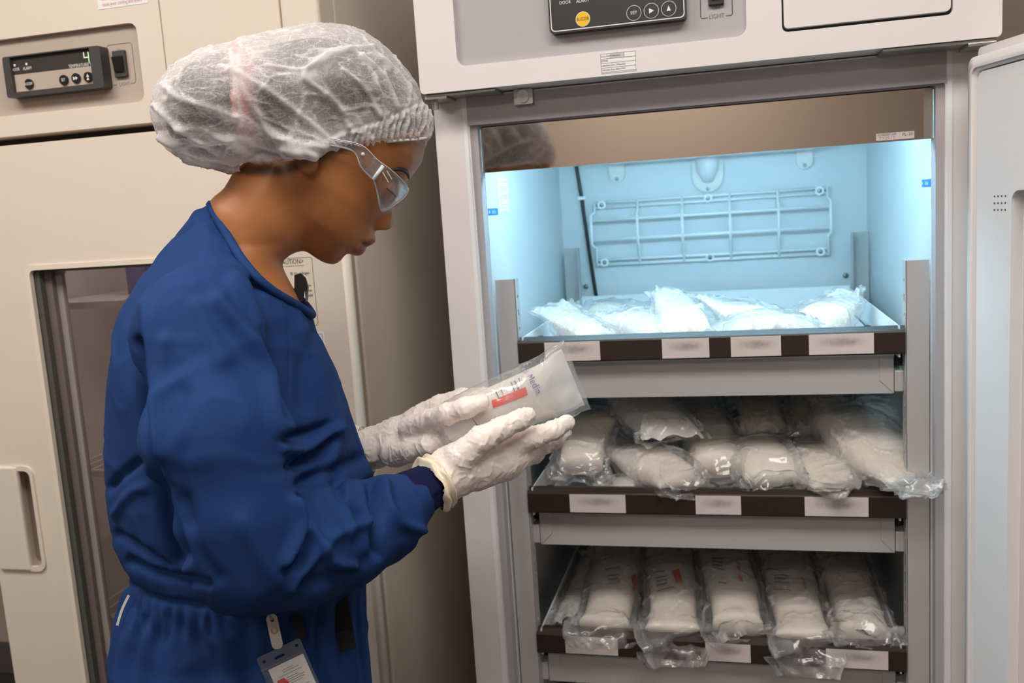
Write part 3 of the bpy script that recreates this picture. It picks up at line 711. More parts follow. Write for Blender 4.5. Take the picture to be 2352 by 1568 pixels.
# --- body: head, neck, trunk, arms, legs in one surface
HEAD = [(976, 318), (974, 343), (968, 372), (954, 393), (940, 411), (928, 424), (914, 442), (903, 462), (890, 485), (874, 506), (862, 521), (860, 536), (858, 549), (850, 560), (835, 562), (834, 572), (827, 582), (818, 584), (808, 580), (798, 581), (791, 588), (780, 600), (764, 607), (738, 600), (700, 575), (670, 556), (636, 500), (612, 430), (622, 350), (634, 270), (655, 205), (700, 155), (770, 128), (840, 134), (900, 163), (945, 210), (970, 262)]
NECK = [(548, 385), (516, 432), (484, 464), (470, 520), (480, 640), (560, 720), (690, 720), (688, 690), (662, 640), (648, 606), (662, 582), (684, 556), (700, 500), (690, 400), (640, 330)]
NOSE = [(918, 438), (908, 462), (901, 484), (904, 500), (903, 514), (895, 526), (883, 529), (866, 523), (850, 515), (858, 480), (890, 445)]
TORSO = [(484, 462), (402, 540), (330, 625), (286, 705), (258, 800), (246, 900), (243, 1000), (246, 1100), (262, 1200), (286, 1275), (310, 1312), (296, 1345), (276, 1405), (263, 1480), (258, 1568), (252, 1800), (246, 2150), (240, 2500), (880, 2500), (866, 2100), (856, 1800), (846, 1568), (838, 1460), (832, 1340), (838, 1310), (862, 1230), (864, 1120), (838, 1050), (802, 945), (764, 850), (724, 745), (704, 690), (680, 640), (652, 600), (600, 560)]
def torso_w(z): return np.interp(z, [0.3, .60, .84, .90, .95, 1.10, 1.22, 1.27, 1.31, 1.36, 1.42], [.23, .215, .175, .150, .155, .165, .175, .175, .150, .095, .06])
AX_A = mixed([(-.36, -.12, .010), (-.12, .20, .0021), (.20, .44, .010)])
AX_N = mixed([(-.28, -.10, .010), (-.10, .10, .0021), (.10, .28, .010)])
AX_Z = mixed([(-.01, 1.16, .012), (1.16, 1.58, .0021)])
ax = (AX_A, AX_N, AX_Z); G = grid(ax)
A2, Z2 = np.meshgrid(AX_A, AX_Z, indexing='ij')
PX2, PY2 = projpx(np.stack([A2, np.zeros_like(A2), Z2], -1))
s2 = ((PX2-775)*.58+(605-PY2)*.81)/417
dh = poly_sd(spl(BP(HEAD), 3), A2, Z2)
HEAD_S = [(976, 318), (968, 372), (944, 408), (912, 446), (880, 500), (856, 545), (834, 572), (802, 594), (764, 607), (738, 600), (700, 575), (670, 556), (636, 500), (612, 430), (622, 350), (634, 270), (655, 205), (700, 155), (770, 128), (840, 134), (900, 163), (945, 210), (970, 262)]
dhs = poly_sd(spl(BP(HEAD_S), 3), A2, Z2); tt = np.clip(-dh/.012, 0, 1); tt = tt*tt*(3-2*tt); dh = dh*(1-tt)+dhs*tt
Wh = np.interp(s2, [-.1, 0, .12, .3, .5, .7, .85, 1.05], [.034, .040, .052, .062, .068, .074, .074, .066])
def gz(x, y, sx, sy=None): sy = sy or sx; return np.exp(-((PX2-x)/sx)**2-((PY2-y)/sy)**2)
Wh = Wh*(1-.10*gz(905, 432, 24, 16)+.05*gz(842, 462, 30)-.04*gz(838, 520, 22)+.03*gz(722, 525, 40))
body = inflate(G, dh, Wh, .072)
dn = poly_sd(spl(BP(NOSE), 3), A2, Z2)
nose = inflate(G, dn, np.interp(PY2, [430, 480, 505, 530], [.008, .011, .0185, .0175]), .012)
body = smin(body, nose, .008)
for sgn in (-1, 1):
    e = BB(896, 436, 0); body = smin(body, sd_ell(G, (e[0]-.010, sgn*.032, e[2]), (.012, .016, .0115)), .006)   # lids over the eyes
    e = BB(873, 516, 0); body = smin(body, sd_ell(G, (e[0], sgn*.0125, e[2]), (.009, .0065, .0075)), .005)       # nostril wings
    e = BB(702, 350, 0)
    ear = sd_ell(G, (e[0], sgn*.071, e[2]), (.015, .009, .026)); e2 = BB(706, 384, 0); ear = smin(ear, sd_ell(G, (e2[0], sgn*.070, e2[2]), (.008, .007, .010)), .008)
    body = smin(body, ear, .006)
    e = BB(876, 521, 0); body = smax(body, -sd_ell(G, (e[0]+.001, sgn*.0085, e[2]-.003), (.006, .0038, .0036)), .003)
up1 = BB(849, 552, 0); lo1 = BB(826, 571, 0)
body = smin(body, sd_ell(G, (up1[0]-.004, 0, up1[2]+.0005), (.009, .019, .0045)), .007)
body = smin(body, sd_ell(G, (lo1[0]-.003, 0, lo1[2]), (.0085, .017, .0062)), .007)
dk = poly_sd(spl(BP(NECK), 3), A2, Z2)
body = smin(body, inflate(G, dk, np.interp(PY2, [330, 450, 560, 640, 720], [.050, .050, .052, .068, .09]), .048), .018)
dt = poly_sd(BP([p if p[1] < 1300 else (560+(p[0]-560)*.7, p[1]) for p in TORSO if p[1] < 1650]), A2, Z2)
body = smin(body, inflate(G, dt+.030, torso_w(Z2)-.035, .10), .02)
for sgn in (-1, 1):   # legs to the floor
    body = smin(body, sd_cap(G, (-.06, sgn*.075, .80), (-.05, sgn*.08, .46), .075, .052), .03)
    body = smin(body, sd_cap(G, (-.05, sgn*.08, .46), (-.06, sgn*.085, .09), .050, .036), .02)
    body = smin(body, sd_cap(G, (-.07, sgn*.085, .05), (.07, sgn*.095, .035), .036, .028), .02)
body = smin(body, chain(G, [(480, 730, .12, .04), (520, 1000, .19, .042), (570, 1280, .20, .036), (800, 1215, .145, .034), (960, 1130, .085, .024), (1040, 1085, .065, .022)], .01), .02)
body = smin(body, chain(G, [(500, 730, -.12, .04), (540, 1000, -.18, .042), (600, 1240, -.19, .036), (760, 1120, -.13, .030), (835, 1035, -.10, .021), (940, 1005, -.075, .020)], .01), .02)
V, Q = surface_nets(body, ax); V = relax(V, Q, 2, .4)
px, py = projpx(np.stack([V[:, 0], np.zeros(len(V)), V[:, 2]], 1))
nn = np.abs(V[:, 1])
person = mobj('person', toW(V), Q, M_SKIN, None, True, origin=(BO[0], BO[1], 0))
tag(person, 'person in navy gown, white hair cap, clear glasses and gloves, looking down at a pouch', 'person')
cap_edge = np.clip((34-nn*1000)/10, 0, 1)
lipd = np.maximum(stroke(px, py, [(822, 553), (846, 552), (858, 555)], 7)*1.0, stroke(px, py, [(820, 570), (833, 570)], 11))*np.clip((.027-nn)/.006, 0, 1)
fattr(person, 'lip', np.clip(lipd*1.5-.25, 0, 1))
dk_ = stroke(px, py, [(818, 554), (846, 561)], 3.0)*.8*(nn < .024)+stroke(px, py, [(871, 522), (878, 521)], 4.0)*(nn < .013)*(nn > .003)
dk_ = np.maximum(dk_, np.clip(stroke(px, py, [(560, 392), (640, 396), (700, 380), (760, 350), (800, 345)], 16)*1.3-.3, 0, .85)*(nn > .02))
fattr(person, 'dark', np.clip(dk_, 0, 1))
bodyf = (body, ax)
def sample(field, P):
    f, axx = field; ii = []; fr_ = []
    for k in range(3):
        t = np.interp(P[:, k], axx[k], np.arange(len(axx[k]))); i = np.clip(np.floor(t).astype(int), 0, len(axx[k])-2); ii.append(i); fr_.append(t-i)
    r = 0
    for a in (0, 1):
        for b_ in (0, 1):
            for c in (0, 1):
                r = r+f[ii[0]+a, ii[1]+b_, ii[2]+c]*(fr_[0] if a else 1-fr_[0])*(fr_[1] if b_ else 1-fr_[1])*(fr_[2] if c else 1-fr_[2])
    return r
# brow and lashes
def hairstrip(name, pts, n, r, m):
    """tapered tuft lying on the skin along pixel points, pushed out to the skin surface"""
    for sgn in (1, -1):
        P = []
        for (x, y) in spl(pts, 5, False):
            q = BB(x, y, 0); ns = np.linspace(0, .085, 160); line = np.stack([np.full(160, q[0]), sgn*ns, np.full(160, q[2])], 1)
            v = sample(bodyf, line); k = np.argmax(v > 0) if (v > 0).any() else 0
            P.append(toW(np.array([q[0], sgn*max(ns[k], n), q[2]])))
        L = len(P); MB().tube(P, [r*(.35+.65*math.sin(math.pi*(i+.6)/(L+.2))) for i in range(L)], 6).build(name, m, person, True)
hairstrip('eyebrow', [(888, 397), (908, 394), (925, 398), (936, 411)], .004, .0026, M_HAIR)
hairstrip('eyelash', [(880, 436), (890, 443), (902, 449), (910, 452)], .008, .0013, M_HAIR)

# --- hair under the cap
HAIRP = [(962, 262), (944, 205), (895, 152), (810, 105), (720, 92), (640, 105), (590, 122), (566, 175), (560, 240), (566, 305), (588, 352), (625, 366), (690, 362), (745, 344), (800, 330), (880, 325), (945, 312)]
BUN = [(560, 140), (500, 132), (440, 155), (395, 205), (384, 265), (405, 322), (460, 358), (530, 362), (562, 330)]
axh = (axes(-.16, .20, .003), axes(-.105, .105, .003), axes(1.25, 1.60, .003)); Gh = grid(axh)
Ah, Zh = np.meshgrid(axh[0], axh[2], indexing='ij')
def on_grid(axx):
    P = np.stack(np.meshgrid(*axx, indexing='ij'), -1).reshape(-1, 3); return sample(bodyf, P).reshape([len(q) for q in axx]).astype(np.float32)
dhp = poly_sd(spl(BP(HAIRP), 3), Ah, Zh)
hf = smin(inflate(Gh, dhp, .081, .07), smax(on_grid(axh)-np.float32(.0022), dhp.astype(np.float32)[:, None, :], .006), .008)
V, Q = surface_nets(hf, axh); V = relax(V, Q, 2)
N_ = vnorm(V, Q); V = V+N_*(.0015*ridge(V*np.array([60, 160, 60]), 3))[:, None]
hair = mobj('hair', toW(V), Q, M_HAIR, person, True)
hf = inflate(Gh, poly_sd(spl(BP(BUN), 3), Ah, Zh), .072, .06)
V, Q = surface_nets(hf, axh); V = relax(V, Q, 2); N_ = vnorm(V, Q); V = V+N_*(.003*ridge(V*np.array([50, 120, 80]), 5))[:, None]
mobj('hair_bun', toW(V), Q, M_HAIR, hair, True)
ring = []
for k in range(40):
    a = 2*math.pi*k/40; c = BB(566, 225, 0); ring.append(toW(np.array([c[0]+.004*math.sin(3*a), .066*math.cos(a), c[2]+.049*math.sin(a)])))
ring.append(ring[0])
MB().tube(ring, [.011+.002*math.sin(k*2.3) for k in range(41)], 10).build('scrunchie', M_PINK, hair, True)

# --- bouffant cap
def cap_mat():
    m = bpy.data.materials.new('nonwoven_cap'); m.use_nodes = True; nt = m.node_tree; L = nt.links
    for n in list(nt.nodes): nt.nodes.remove(n)
    out = nt.nodes.new('ShaderNodeOutputMaterial'); at = nt.nodes.new('ShaderNodeAttribute'); at.attribute_name = 'fold'
    tc = nt.nodes.new('ShaderNodeTexCoord'); nz = nt.nodes.new('ShaderNodeTexNoise'); nz.inputs['Scale'].default_value = 700; nz.inputs['Detail'].default_value = 2
    L.new(tc.outputs['Object'], nz.inputs['Vector'])
    ad = nt.nodes.new('ShaderNodeMath'); ad.operation = 'MULTIPLY_ADD'; L.new(nz.outputs['Fac'], ad.inputs[0]); ad.inputs[1].default_value = .35; L.new(at.outputs['Fac'], ad.inputs[2])
    tot = ad.outputs[0]
    for sc, st, amt, wd in ((26, (.8, 1.0, 3.4), .30, .022), (60, (.7, 1.0, 3.0), .24, .035), (110, (2.6, .8, .8), .14, .05)):
        wn = nt.nodes.new('ShaderNodeTexNoise'); wn.inputs['Scale'].default_value = 28; L.new(tc.outputs['Object'], wn.inputs['Vector'])
        va = nt.nodes.new('ShaderNodeVectorMath'); va.operation = 'MULTIPLY_ADD'; L.new(wn.outputs['Color'], va.inputs[0]); va.inputs[1].default_value = (.012, .012, .012); L.new(tc.outputs['Object'], va.inputs[2])
        mp = nt.nodes.new('ShaderNodeMapping'); mp.inputs['Scale'].default_value = st; mp.inputs['Rotation'].default_value = (.35, -.55, .4); L.new(va.outputs[0], mp.inputs['Vector'])
        vn = nt.nodes.new('ShaderNodeTexNoise'); vn.inputs['Scale'].default_value = sc; vn.inputs['Detail'].default_value = 1; L.new(mp.outputs[0], vn.inputs['Vector'])
        ab = nt.nodes.new('ShaderNodeMath'); ab.operation = 'SUBTRACT'; L.new(vn.outputs['Fac'], ab.inputs[0]); ab.inputs[1].default_value = .5
        a2 = nt.nodes.new('ShaderNodeMath'); a2.operation = 'ABSOLUTE'; L.new(ab.outputs[0], a2.inputs[0])
        rg = nt.nodes.new('ShaderNodeMapRange'); rg.inputs[1].default_value = 0; rg.inputs[2].default_value = wd; rg.inputs[3].default_value = amt; rg.inputs[4].default_value = 0; L.new(a2.outputs[0], rg.inputs[0])
        s_ = nt.nodes.new('ShaderNodeMath'); s_.operation = 'ADD'; L.new(tot, s_.inputs[0]); L.new(rg.outputs[0], s_.inputs[1]); tot = s_.outputs[0]
    cl = nt.nodes.new('ShaderNodeClamp'); L.new(tot, cl.inputs[0]); cl.inputs[2].default_value = .97
    df = nt.nodes.new('ShaderNodeBsdfDiffuse'); df.inputs[0].default_value = lin((242, 238, 238))+(1,)
    tl = nt.nodes.new('ShaderNodeBsdfTranslucent'); tl.inputs[0].default_value = lin((242, 238, 238))+(1,)
    ms = nt.nodes.new('ShaderNodeMixShader'); ms.inputs[0].default_value = .4; L.new(df.outputs[0], ms.inputs[1]); L.new(tl.outputs[0], ms.inputs[2])
    tr = nt.nodes.new('ShaderNodeBsdfTransparent'); m1 = nt.nodes.new('ShaderNodeMixShader')
    L.new(cl.outputs[0], m1.inputs[0]); L.new(tr.outputs[0], m1.inputs[1]); L.new(ms.outputs[0], m1.inputs[2]); L.new(m1.outputs[0], out.inputs[0])
    return m
M_CAP = cap_mat()
CAPP = [(351, 238), (366, 192), (416, 138), (516, 102), (618, 76), (720, 57), (800, 64), (868, 98), (918, 148), (948, 195), (962, 238), (985, 262), (988, 292), (979, 322), (940, 331), (880, 337), (800, 346), (765, 349), (745, 362), (722, 377), (690, 374), (640, 381), (600, 374), (560, 392), (500, 388), (430, 374), (382, 340), (356, 292)]
axc = (axes(-.18, .22, .0021), axes(-.115, .115, .0021), axes(1.25, 1.62, .0021)); Gc = grid(axc)
Ac, Zc = np.meshgrid(axc[0], axc[2], indexing='ij')
PXc, PYc = projpx(np.stack([Ac, np.zeros_like(Ac), Zc], -1))
Wc = .098-.016*np.exp(-((PXc-500)/160)**2)*0-.022*np.clip((PXc-860)/130, 0, 1)-.006*np.exp(-((PYc-(262+.0*PXc))/20)**2)*0
dcp = poly_sd(spl(BP(CAPP), 3), Ac, Zc)
cf = smin(inflate(Gc, dcp, Wc, .085), smax(on_grid(axc)-np.float32(.0075), dcp.astype(np.float32)[:, None, :], .006), .012)
V, Q = surface_nets(cf, axc); V = relax(V, Q, 3); N_ = vnorm(V, Q)
px, py = projpx(np.stack([V[:, 0], np.zeros(len(V)), V[:, 2]], 1))
# folds: sharp ridges running from the brow band back over the crown, plus long sagging folds
rot = np.stack([V[:, 0]*.8-V[:, 2]*.6, V[:, 1], V[:, 0]*.6+V[:, 2]*.8], 1)
def creases(P, sc, s):      # thin sharp lines where warped noise crosses zero
    Wp = P+.012*np.stack([fbm(P*25, s+1, 2), fbm(P*25, s+2, 2), fbm(P*25, s+3, 2)], 1)
    return np.clip(1-np.abs(vnoise(Wp*sc, s))*8, 0, 1)
c1 = creases(rot, np.array([22, 30, 50]), 11); c2 = creases(rot, np.array([45, 60, 90]), 23); c3 = creases(V, np.array([90, 90, 90]), 31)
STK = [([(765, 345), (700, 290), (610, 225), (520, 180)], 7), ([(770, 348), (690, 345), (560, 290), (440, 250), (390, 210)], 8), ([(545, 380), (480, 340), (420, 300), (365, 250)], 7),
       ([(620, 378), (560, 350), (500, 320), (430, 310)], 9), ([(720, 372), (640, 330), (580, 250), (560, 160)], 8), ([(845, 180), (790, 140), (730, 170), (700, 200)], 5), ([(850, 130), (780, 150), (700, 190), (620, 180)], 5),
       ([(950, 245), (900, 180), (840, 150)], 5), ([(900, 265), (870, 200), (820, 160)], 5), ([(860, 285), (830, 230), (780, 190)], 5), ([(800, 320), (770, 260), (700, 210)], 6), ([(690, 370), (560, 330), (430, 340), (380, 320)], 8),
       ([(600, 372), (520, 372), (430, 350), (380, 320)], 6), ([(560, 390), (480, 380), (420, 365)], 5), ([(560, 300), (555, 220), (540, 140)], 7)]
fold = .30+.30*c1+.26*c2*(.4+.6*c1)+.14*c3
disp = .0020*(c1-.3)+.0012*c2
side = np.clip(np.abs(V[:, 1])/.03, 0, 1)
for pts, wd in STK:
    g = stroke(px, py, pts, wd)*side; fold = fold+.40*g; disp = disp+.0035*g
band = np.clip(stroke(px, py, [(962, 240), (900, 278), (840, 302), (780, 318), (760, 330)], 5), 0, 1)
front = np.clip((px-770)/20, 0, 1)*np.clip(((py-(240+(962-px)*.43))/12), 0, 1)
pleat = np.sin((px*.9+py*.25+6*fbm(V*60, 9, 2))*.55)
disp = disp-.002*band+front*(.0020*pleat); fold = np.where(front > .5, .28+.22*np.clip(pleat, 0, 1)+.2*c2, fold)+.5*band
low = stroke(px, py, [(979, 321), (900, 333), (800, 345), (765, 350)], 5); fold = fold+.35*low
fold = fold+.22*np.clip(1-np.abs((px-560)/60), 0, 1)*0+.10*fbm(V*18, 44, 2)
for gx, gy, gr, ga in ((805, 232, 42, .20), (885, 225, 38, .12), (480, 262, 55, .18), (450, 315, 45, .16), (640, 255, 38, .16), (430, 195, 38, .12), (700, 310, 35, .12), (720, 195, 40, -.16), (560, 150, 50, -.14), (640, 130, 60, -.10), (380, 240, 30, -.15), (740, 360, 40, -.12), (560, 372, 60, -.15), (850, 110, 60, -.10)):
    fold = fold-ga*np.exp(-((px-gx)**2+(py-gy)**2)/gr**2)
fold = fold-.04
V = V+N_*disp[:, None]
keep = sample(bodyf, V) > .0008
keep &= ~((py > 380) & (np.abs(V[:, 1]) < .062) & (px > 560) & (px < 720))
qk = keep[Q].all(1); Q = Q[qk]
used = np.unique(Q); remap = -np.ones(len(V), int); remap[used] = np.arange(len(used)); V = V[used]; Q = remap[Q]; fold = fold[used]
hcap = mobj('bouffant_cap', toW(V), Q, M_CAP, person, True); fattr(hcap, 'fold', np.clip(fold, .12, .95))
M_ELAS = mat('elastic_edge', (236, 230, 228), .8, bump=.4, bscale=800)
for sgn in (1, -1):
    P = []
    for (x, y) in spl([(979, 321), (940, 330), (880, 337), (810, 345), (772, 349)], 5, False):
        q = BB(x, y, 0); ns = np.linspace(0, .11, 200); vv = sample((cf, axc), np.stack([np.full(200, q[0]), sgn*ns, np.full(200, q[2])], 1)); k = np.argmax(vv > 0)
        ny = ns[k]*(1-.0)
        P.append(toW(np.array([q[0], sgn*ny, q[2]])))
    MB().tube(P, .0016, 6).build('elastic_edge', M_ELAS, hcap, True)

# --- safety glasses
gl = bpy.data.materials.new('clear_polycarbonate'); gl.use_nodes = True; nt = gl.node_tree
for n in list(nt.nodes): nt.nodes.remove(n)
o_ = nt.nodes.new('ShaderNodeOutputMaterial'); a_ = nt.nodes.new('ShaderNodeBsdfTransparent'); a_.inputs[0].default_value = (.90, .90, .92, 1)
g_ = nt.nodes.new('ShaderNodeBsdfGlossy'); g_.inputs['Roughness'].default_value = .06; f_ = thin_fresnel(nt, 1.5)
d_ = nt.nodes.new('ShaderNodeBsdfDiffuse'); d_.inputs[0].default_value = (.8, .8, .85, 1); x_ = nt.nodes.new('ShaderNodeMixShader'); x_.inputs[0].default_value = .05
m_ = nt.nodes.new('ShaderNodeMixShader'); nt.links.new(a_.outputs[0], x_.inputs[1]); nt.links.new(d_.outputs[0], x_.inputs[2])
nt.links.new(f_.outputs[0], m_.inputs[0]); nt.links.new(x_.outputs[0], m_.inputs[1]); nt.links.new(g_.outputs[0], m_.inputs[2]); nt.links.new(m_.outputs[0], o_.inputs[0])
M_PC = gl
edge_m = mat('frosted_edge', (205, 208, 214), .25, var=.02)
def sheet(U, L, nu, nv, th, name, m, parent, bulge=0.0):
    U = spl(np.array(U), nu, False); L = spl(np.array(L), nu, False); k = len(U); V = []
    for s in (0, 1):
        for i in range(k):
            for j in range(nv+1):
                t = j/nv; p = U[i]*(1-t)+L[i]*t; p = p.copy(); p[0] += bulge*4*t*(1-t)
                V.append(p)
    V = np.array(V); n1 = k*(nv+1); idx = lambda s, i, j: s*n1+i*(nv+1)+j
    F1 = np.array([[idx(0, i, j), idx(0, i+1, j), idx(0, i+1, j+1), idx(0, i, j+1)] for i in range(k-1) for j in range(nv)])
    N_ = vnorm(V[:n1], F1); V[:n1] += N_*th/2; V[n1:] -= N_*th/2
    F = F1.tolist()+(F1[:, ::-1]+n1).tolist()
    bd = [(i, 0) for i in range(k)]+[(k-1, j) for j in range(1, nv+1)]+[(i, nv) for i in range(k-2, -1, -1)]+[(0, j) for j in range(nv-1, 0, -1)]
    for q in range(len(bd)):
        a = bd[q]; b = bd[(q+1) % len(bd)]; F.append([idx(0, *a), idx(1, *a), idx(1, *b), idx(0, *b)])
    o = mobj(name, toW(V), F, m, parent, True); return o, toW(U), toW(L)
half_u = [(846, 373, .076), (872, 388, .073), (898, 407, .064), (922, 425, .042), (934, 437, .018)]
half_l = [(826, 400, .077), (846, 417, .075), (857, 447, .067), (869, 486, .052), (902, 474, .016)]
def pt3(p, s): q = BB(p[0], p[1], 0); return np.array([q[0], s*p[2], q[2]])
Uc = [pt3(p, 1) for p in half_u]+[pt3(p, -1) for p in half_u[::-1]]; Lc = [pt3(p, 1) for p in half_l]+[pt3(p, -1) for p in half_l[::-1]]
gls, Uw, Lw = sheet(Uc, Lc, 6, 8, .002, 'safety_glasses', M_PC, person, .003)
MB().tube(Lw, .0009, 6).build('lens_rim', edge_m, gls, True); MB().tube(Uw, .0007, 6).build('lens_rim', edge_m, gls, True)
for s in (1, -1):
    tu = [pt3(p, s) for p in ((700, 325, .080), (770, 335, .0805), (822, 347, .080), (850, 372, .0775), (866, 386, .0755))]
    tl_ = [pt3(p, s) for p in ((700, 338, .080), (770, 350, .0805), (806, 362, .080), (820, 392, .0785), (842, 416, .0765))]
    tm, tw, lw_ = sheet(tu, tl_, 5, 3, .0025, 'temple_arm', M_PC, gls)
    MB().tube(lw_, .0008, 6).build('temple_edge', edge_m, gls, True); MB().tube(tw, .0006, 6).build('temple_edge', edge_m, gls, True)
    a = toW(pt3((868, 390, .0775), s)); b_ = toW(pt3((846, 420, .0785), s)); MB().tube([a, (a+b_)/2, b_], .0022, 8).build('hinge_block', edge_m, gls, True)
    for dx in (0, 10):
        a = toW(pt3((867+dx*.9, 404-dx*.3, .077), s)); b_ = toW(pt3((880+dx*.7, 425-dx*.7, .073), s)); MB().tube([a, b_], .0006, 5).build('hinge_slot', M_WINK, gls)
    MB().ball(toW(pt3((824, 366, .081), s)), .0022, 8).build('temple_rivet', edge_m, gls)

# --- gown
AXG = (axes(-.31, .30, .0036), axes(-.275, .285, .0036), axes(.34, 1.40, .0038)); Gg = grid(AXG)
Ag, Zg = np.meshgrid(AXG[0], AXG[2], indexing='ij')
dg_ = poly_sd(spl(BP(TORSO), 2), Ag, Zg)
gf = inflate(Gg, dg_, torso_w(Zg), .135)
slv = chain(Gg, [(505, 690, .085, .050), (462, 765, .150, .066), (500, 1000, .195, .0675), (545, 1180, .205, .064), (566, 1266, .205, .0565)], .02)
fore = chain(Gg, [(566, 1266, .205, .0565), (680, 1262, .185, .0535), (790, 1230, .150, .052), (880, 1185, .115, .045), (940, 1150, .093, .034)], .02)
slv = smin(slv, fore, .02)
slf = chain(Gg, [(500, 700, -.10, .06), (530, 1000, -.185, .066), (590, 1230, -.195, .060), (720, 1150, -.15, .050), (800, 1060, -.118, .038)], .02)
gf = smin(gf, slv, .010); gf = smin(gf, slf, .010)
# cut along the neckline
n0 = BB(482, 458, 0); n1 = BB(690, 686, 0); tdir = (n1-n0)[[0, 2]]; tdir /= np.linalg.norm(tdir); nd = np.array([-tdir[1], tdir[0]])
if nd[1] < 0: nd = -nd
dip = .012*np.sin(np.clip((Ag-n0[0])/(n1[0]-n0[0]), 0, 1)*math.pi)
cut = ((Ag-n0[0])*nd[0]+(Zg-n0[2])*nd[1]+dip).astype(np.float32)[:, None, :]
gf = smax(gf, cut, .004)
V, Q = surface_nets(gf, AXG); V = relax(V, Q, 3); N_ = vnorm(V, Q)
px, py = projpx(V)
FOLDS = [([(314, 790), (326, 890), (345, 1000), (378, 1180), (415, 1285)], 15, -.015), ([(330, 700), (352, 900), (372, 1040)], 16, .004),
         ([(590, 645), (612, 740), (632, 860), (650, 960)], 12, -.013), ([(500, 690), (560, 770), (612, 870), (645, 985)], 20, .009), ([(540, 640), (580, 680), (600, 740)], 18, .006),
         ([(455, 700), (480, 760), (510, 830)], 22, .004), ([(380, 780), (368, 950), (372, 1100)], 14, .004), ([(420, 900), (415, 1050), (430, 1200)], 22, -.003),
         ([(655, 1005), (700, 995), (752, 978)], 11, -.010), ([(650, 1030), (690, 1035), (730, 1012), (758, 990)], 11, .008), ([(665, 1070), (720, 1050), (760, 1010)], 12, -.009), ([(690, 1110), (760, 1080), (820, 1055)], 14, -.008), ([(770, 990), (762, 1060), (740, 1100)], 16, .006),
         ([(664, 740), (668, 850), (660, 940)], 3.5, -.0018), ([(700, 760), (740, 880), (780, 980)], 22, .004), ([(720, 760), (700, 850), (700, 930)], 20, -.004),
         ([(672, 1150), (680, 1190), (672, 1240), (650, 1290)], 11, .010), ([(690, 1145), (705, 1200), (700, 1240)], 13, -.008), ([(712, 1215), (735, 1255), (760, 1290), (815, 1300)], 12, .009), ([(660, 1300), (690, 1290), (705, 1230)], 10, -.009),
         ([(668, 1350), (700, 1300), (760, 1235), (860, 1195)], 13, .006), ([(770, 1110), (790, 1150), (830, 1180)], 12, -.007), ([(850, 1110), (868, 1170), (866, 1230), (868, 1275)], 12, -.012), ([(885, 1105), (893, 1160), (920, 1200), (965, 1215)], 12, .007), ([(790, 1130), (800, 1180), (800, 1230)], 14, .005),
         ([(700, 1340), (780, 1320), (840, 1290)], 20, -.004), ([(560, 1200), (600, 1280), (640, 1330)], 26, .003), ([(420, 1150), (450, 1260), (500, 1330)], 16, -.003),
         ([(298, 1290), (360, 1318), (430, 1335), (470, 1345)], 10, -.008), ([(300, 1345), (360, 1372), (420, 1385), (470, 1395)], 7, -.006), ([(400, 545), (450, 515), (500, 492)], 3, -.0015), ([(330, 620), (400, 550)], 3, -.0012), ([(250, 1120), (290, 1080), (320, 1060)], 10, -.006), ([(262, 1180), (300, 1130), (330, 1120)], 10, .004), ([(268, 1230), (320, 1260), (380, 1300)], 12, -.005)]
disp = .0022*fbm(V*np.array([9, 9, 6]), 3, 3)+.0007*fbm(V*np.array([34, 34, 20]), 8, 2)
def gcrease(sc, s_, sharp=4.5):
    P = V*np.array(sc); P = P+.35*np.stack([vnoise(P*.8, s_+1), vnoise(P*.8, s_+2), vnoise(P*.8, s_+3)], 1); return np.clip(1-np.abs(vnoise(P, s_))*sharp, 0, 1)-.2
disp = disp+.0028*gcrease((10, 10, 4.5), 61)+.0016*gcrease((16, 16, 11), 71)+.0009*gcrease((34, 34, 18), 81)
nearside = np.clip((V[:, 1]+.04)/.05, 0, 1)
for pts, wd, am in FOLDS: disp = disp+1.3*am*stroke(px, py, pts, wd*.9)*nearside
ang = np.arctan2(V[:, 1], V[:, 0]+.03)
zw = V[:, 2]; below = np.clip((BB(400, 1330, 0)[2]-zw)/.02, 0, 1)*np.clip((.97-np.abs(V[:, 1])*0), 0, 1)
zwaist = BB(400, 1330, 0)[2]
pl = np.sin(ang*21+2.2*fbm(np.stack([ang*3, zw*6, zw*0], 1), 5, 2))*np.clip(1-(zwaist-zw)*2.2, .25, 1)
disp = disp+below*.0045*pl
gath = np.exp(-((zw-zwaist)/.022)**2)*np.where(px < 560, 1, .3); disp = disp+gath*.0035*np.sin(ang*58+2*fbm(V*40, 7, 2))
V = V+N_*disp[:, None]; V = relax(V, Q, 1, .35)
gown = mobj('gown', toW(V), Q, M_NAVYF, person, True)
gownf = (gf, AXG)
# neckband: where the cut plane meets the gown
nb = []
for k in range(64):
    a = 2*math.pi*k/64; best = None
    c = (n0+n1)/2; rr_ = np.linspace(.01, .16, 220)
    dl = np.stack([c[0]+rr_*math.cos(a)*tdir[0], rr_*math.sin(a), c[2]+rr_*math.cos(a)*tdir[1]], 1)
    dl[:, 2] -= .012*np.sin(np.clip((dl[:, 0]-n0[0])/(n1[0]-n0[0]), 0, 1)*math.pi)/nd[1]
    q = dl-np.array([nd[0], 0, nd[1]])*.004
    v = sample(gownf, q); j = np.argmax(v > 0) if (v > 0).any() else 219
    nb.append(dl[max(j-1, 0)])
nb = np.array(nb); nb = np.stack([np.convolve(np.r_[nb[-3:, c], nb[:, c], nb[:3, c]], np.ones(7)/7, 'valid') for c in range(3)], 1)
nb = np.vstack([nb, nb[:1]])
nb = nb-np.array([nd[0], 0, nd[1]])*.0025
MB().tube(toW(nb), .0052, 8, False).build('neckband', M_NAVYF, gown, True)
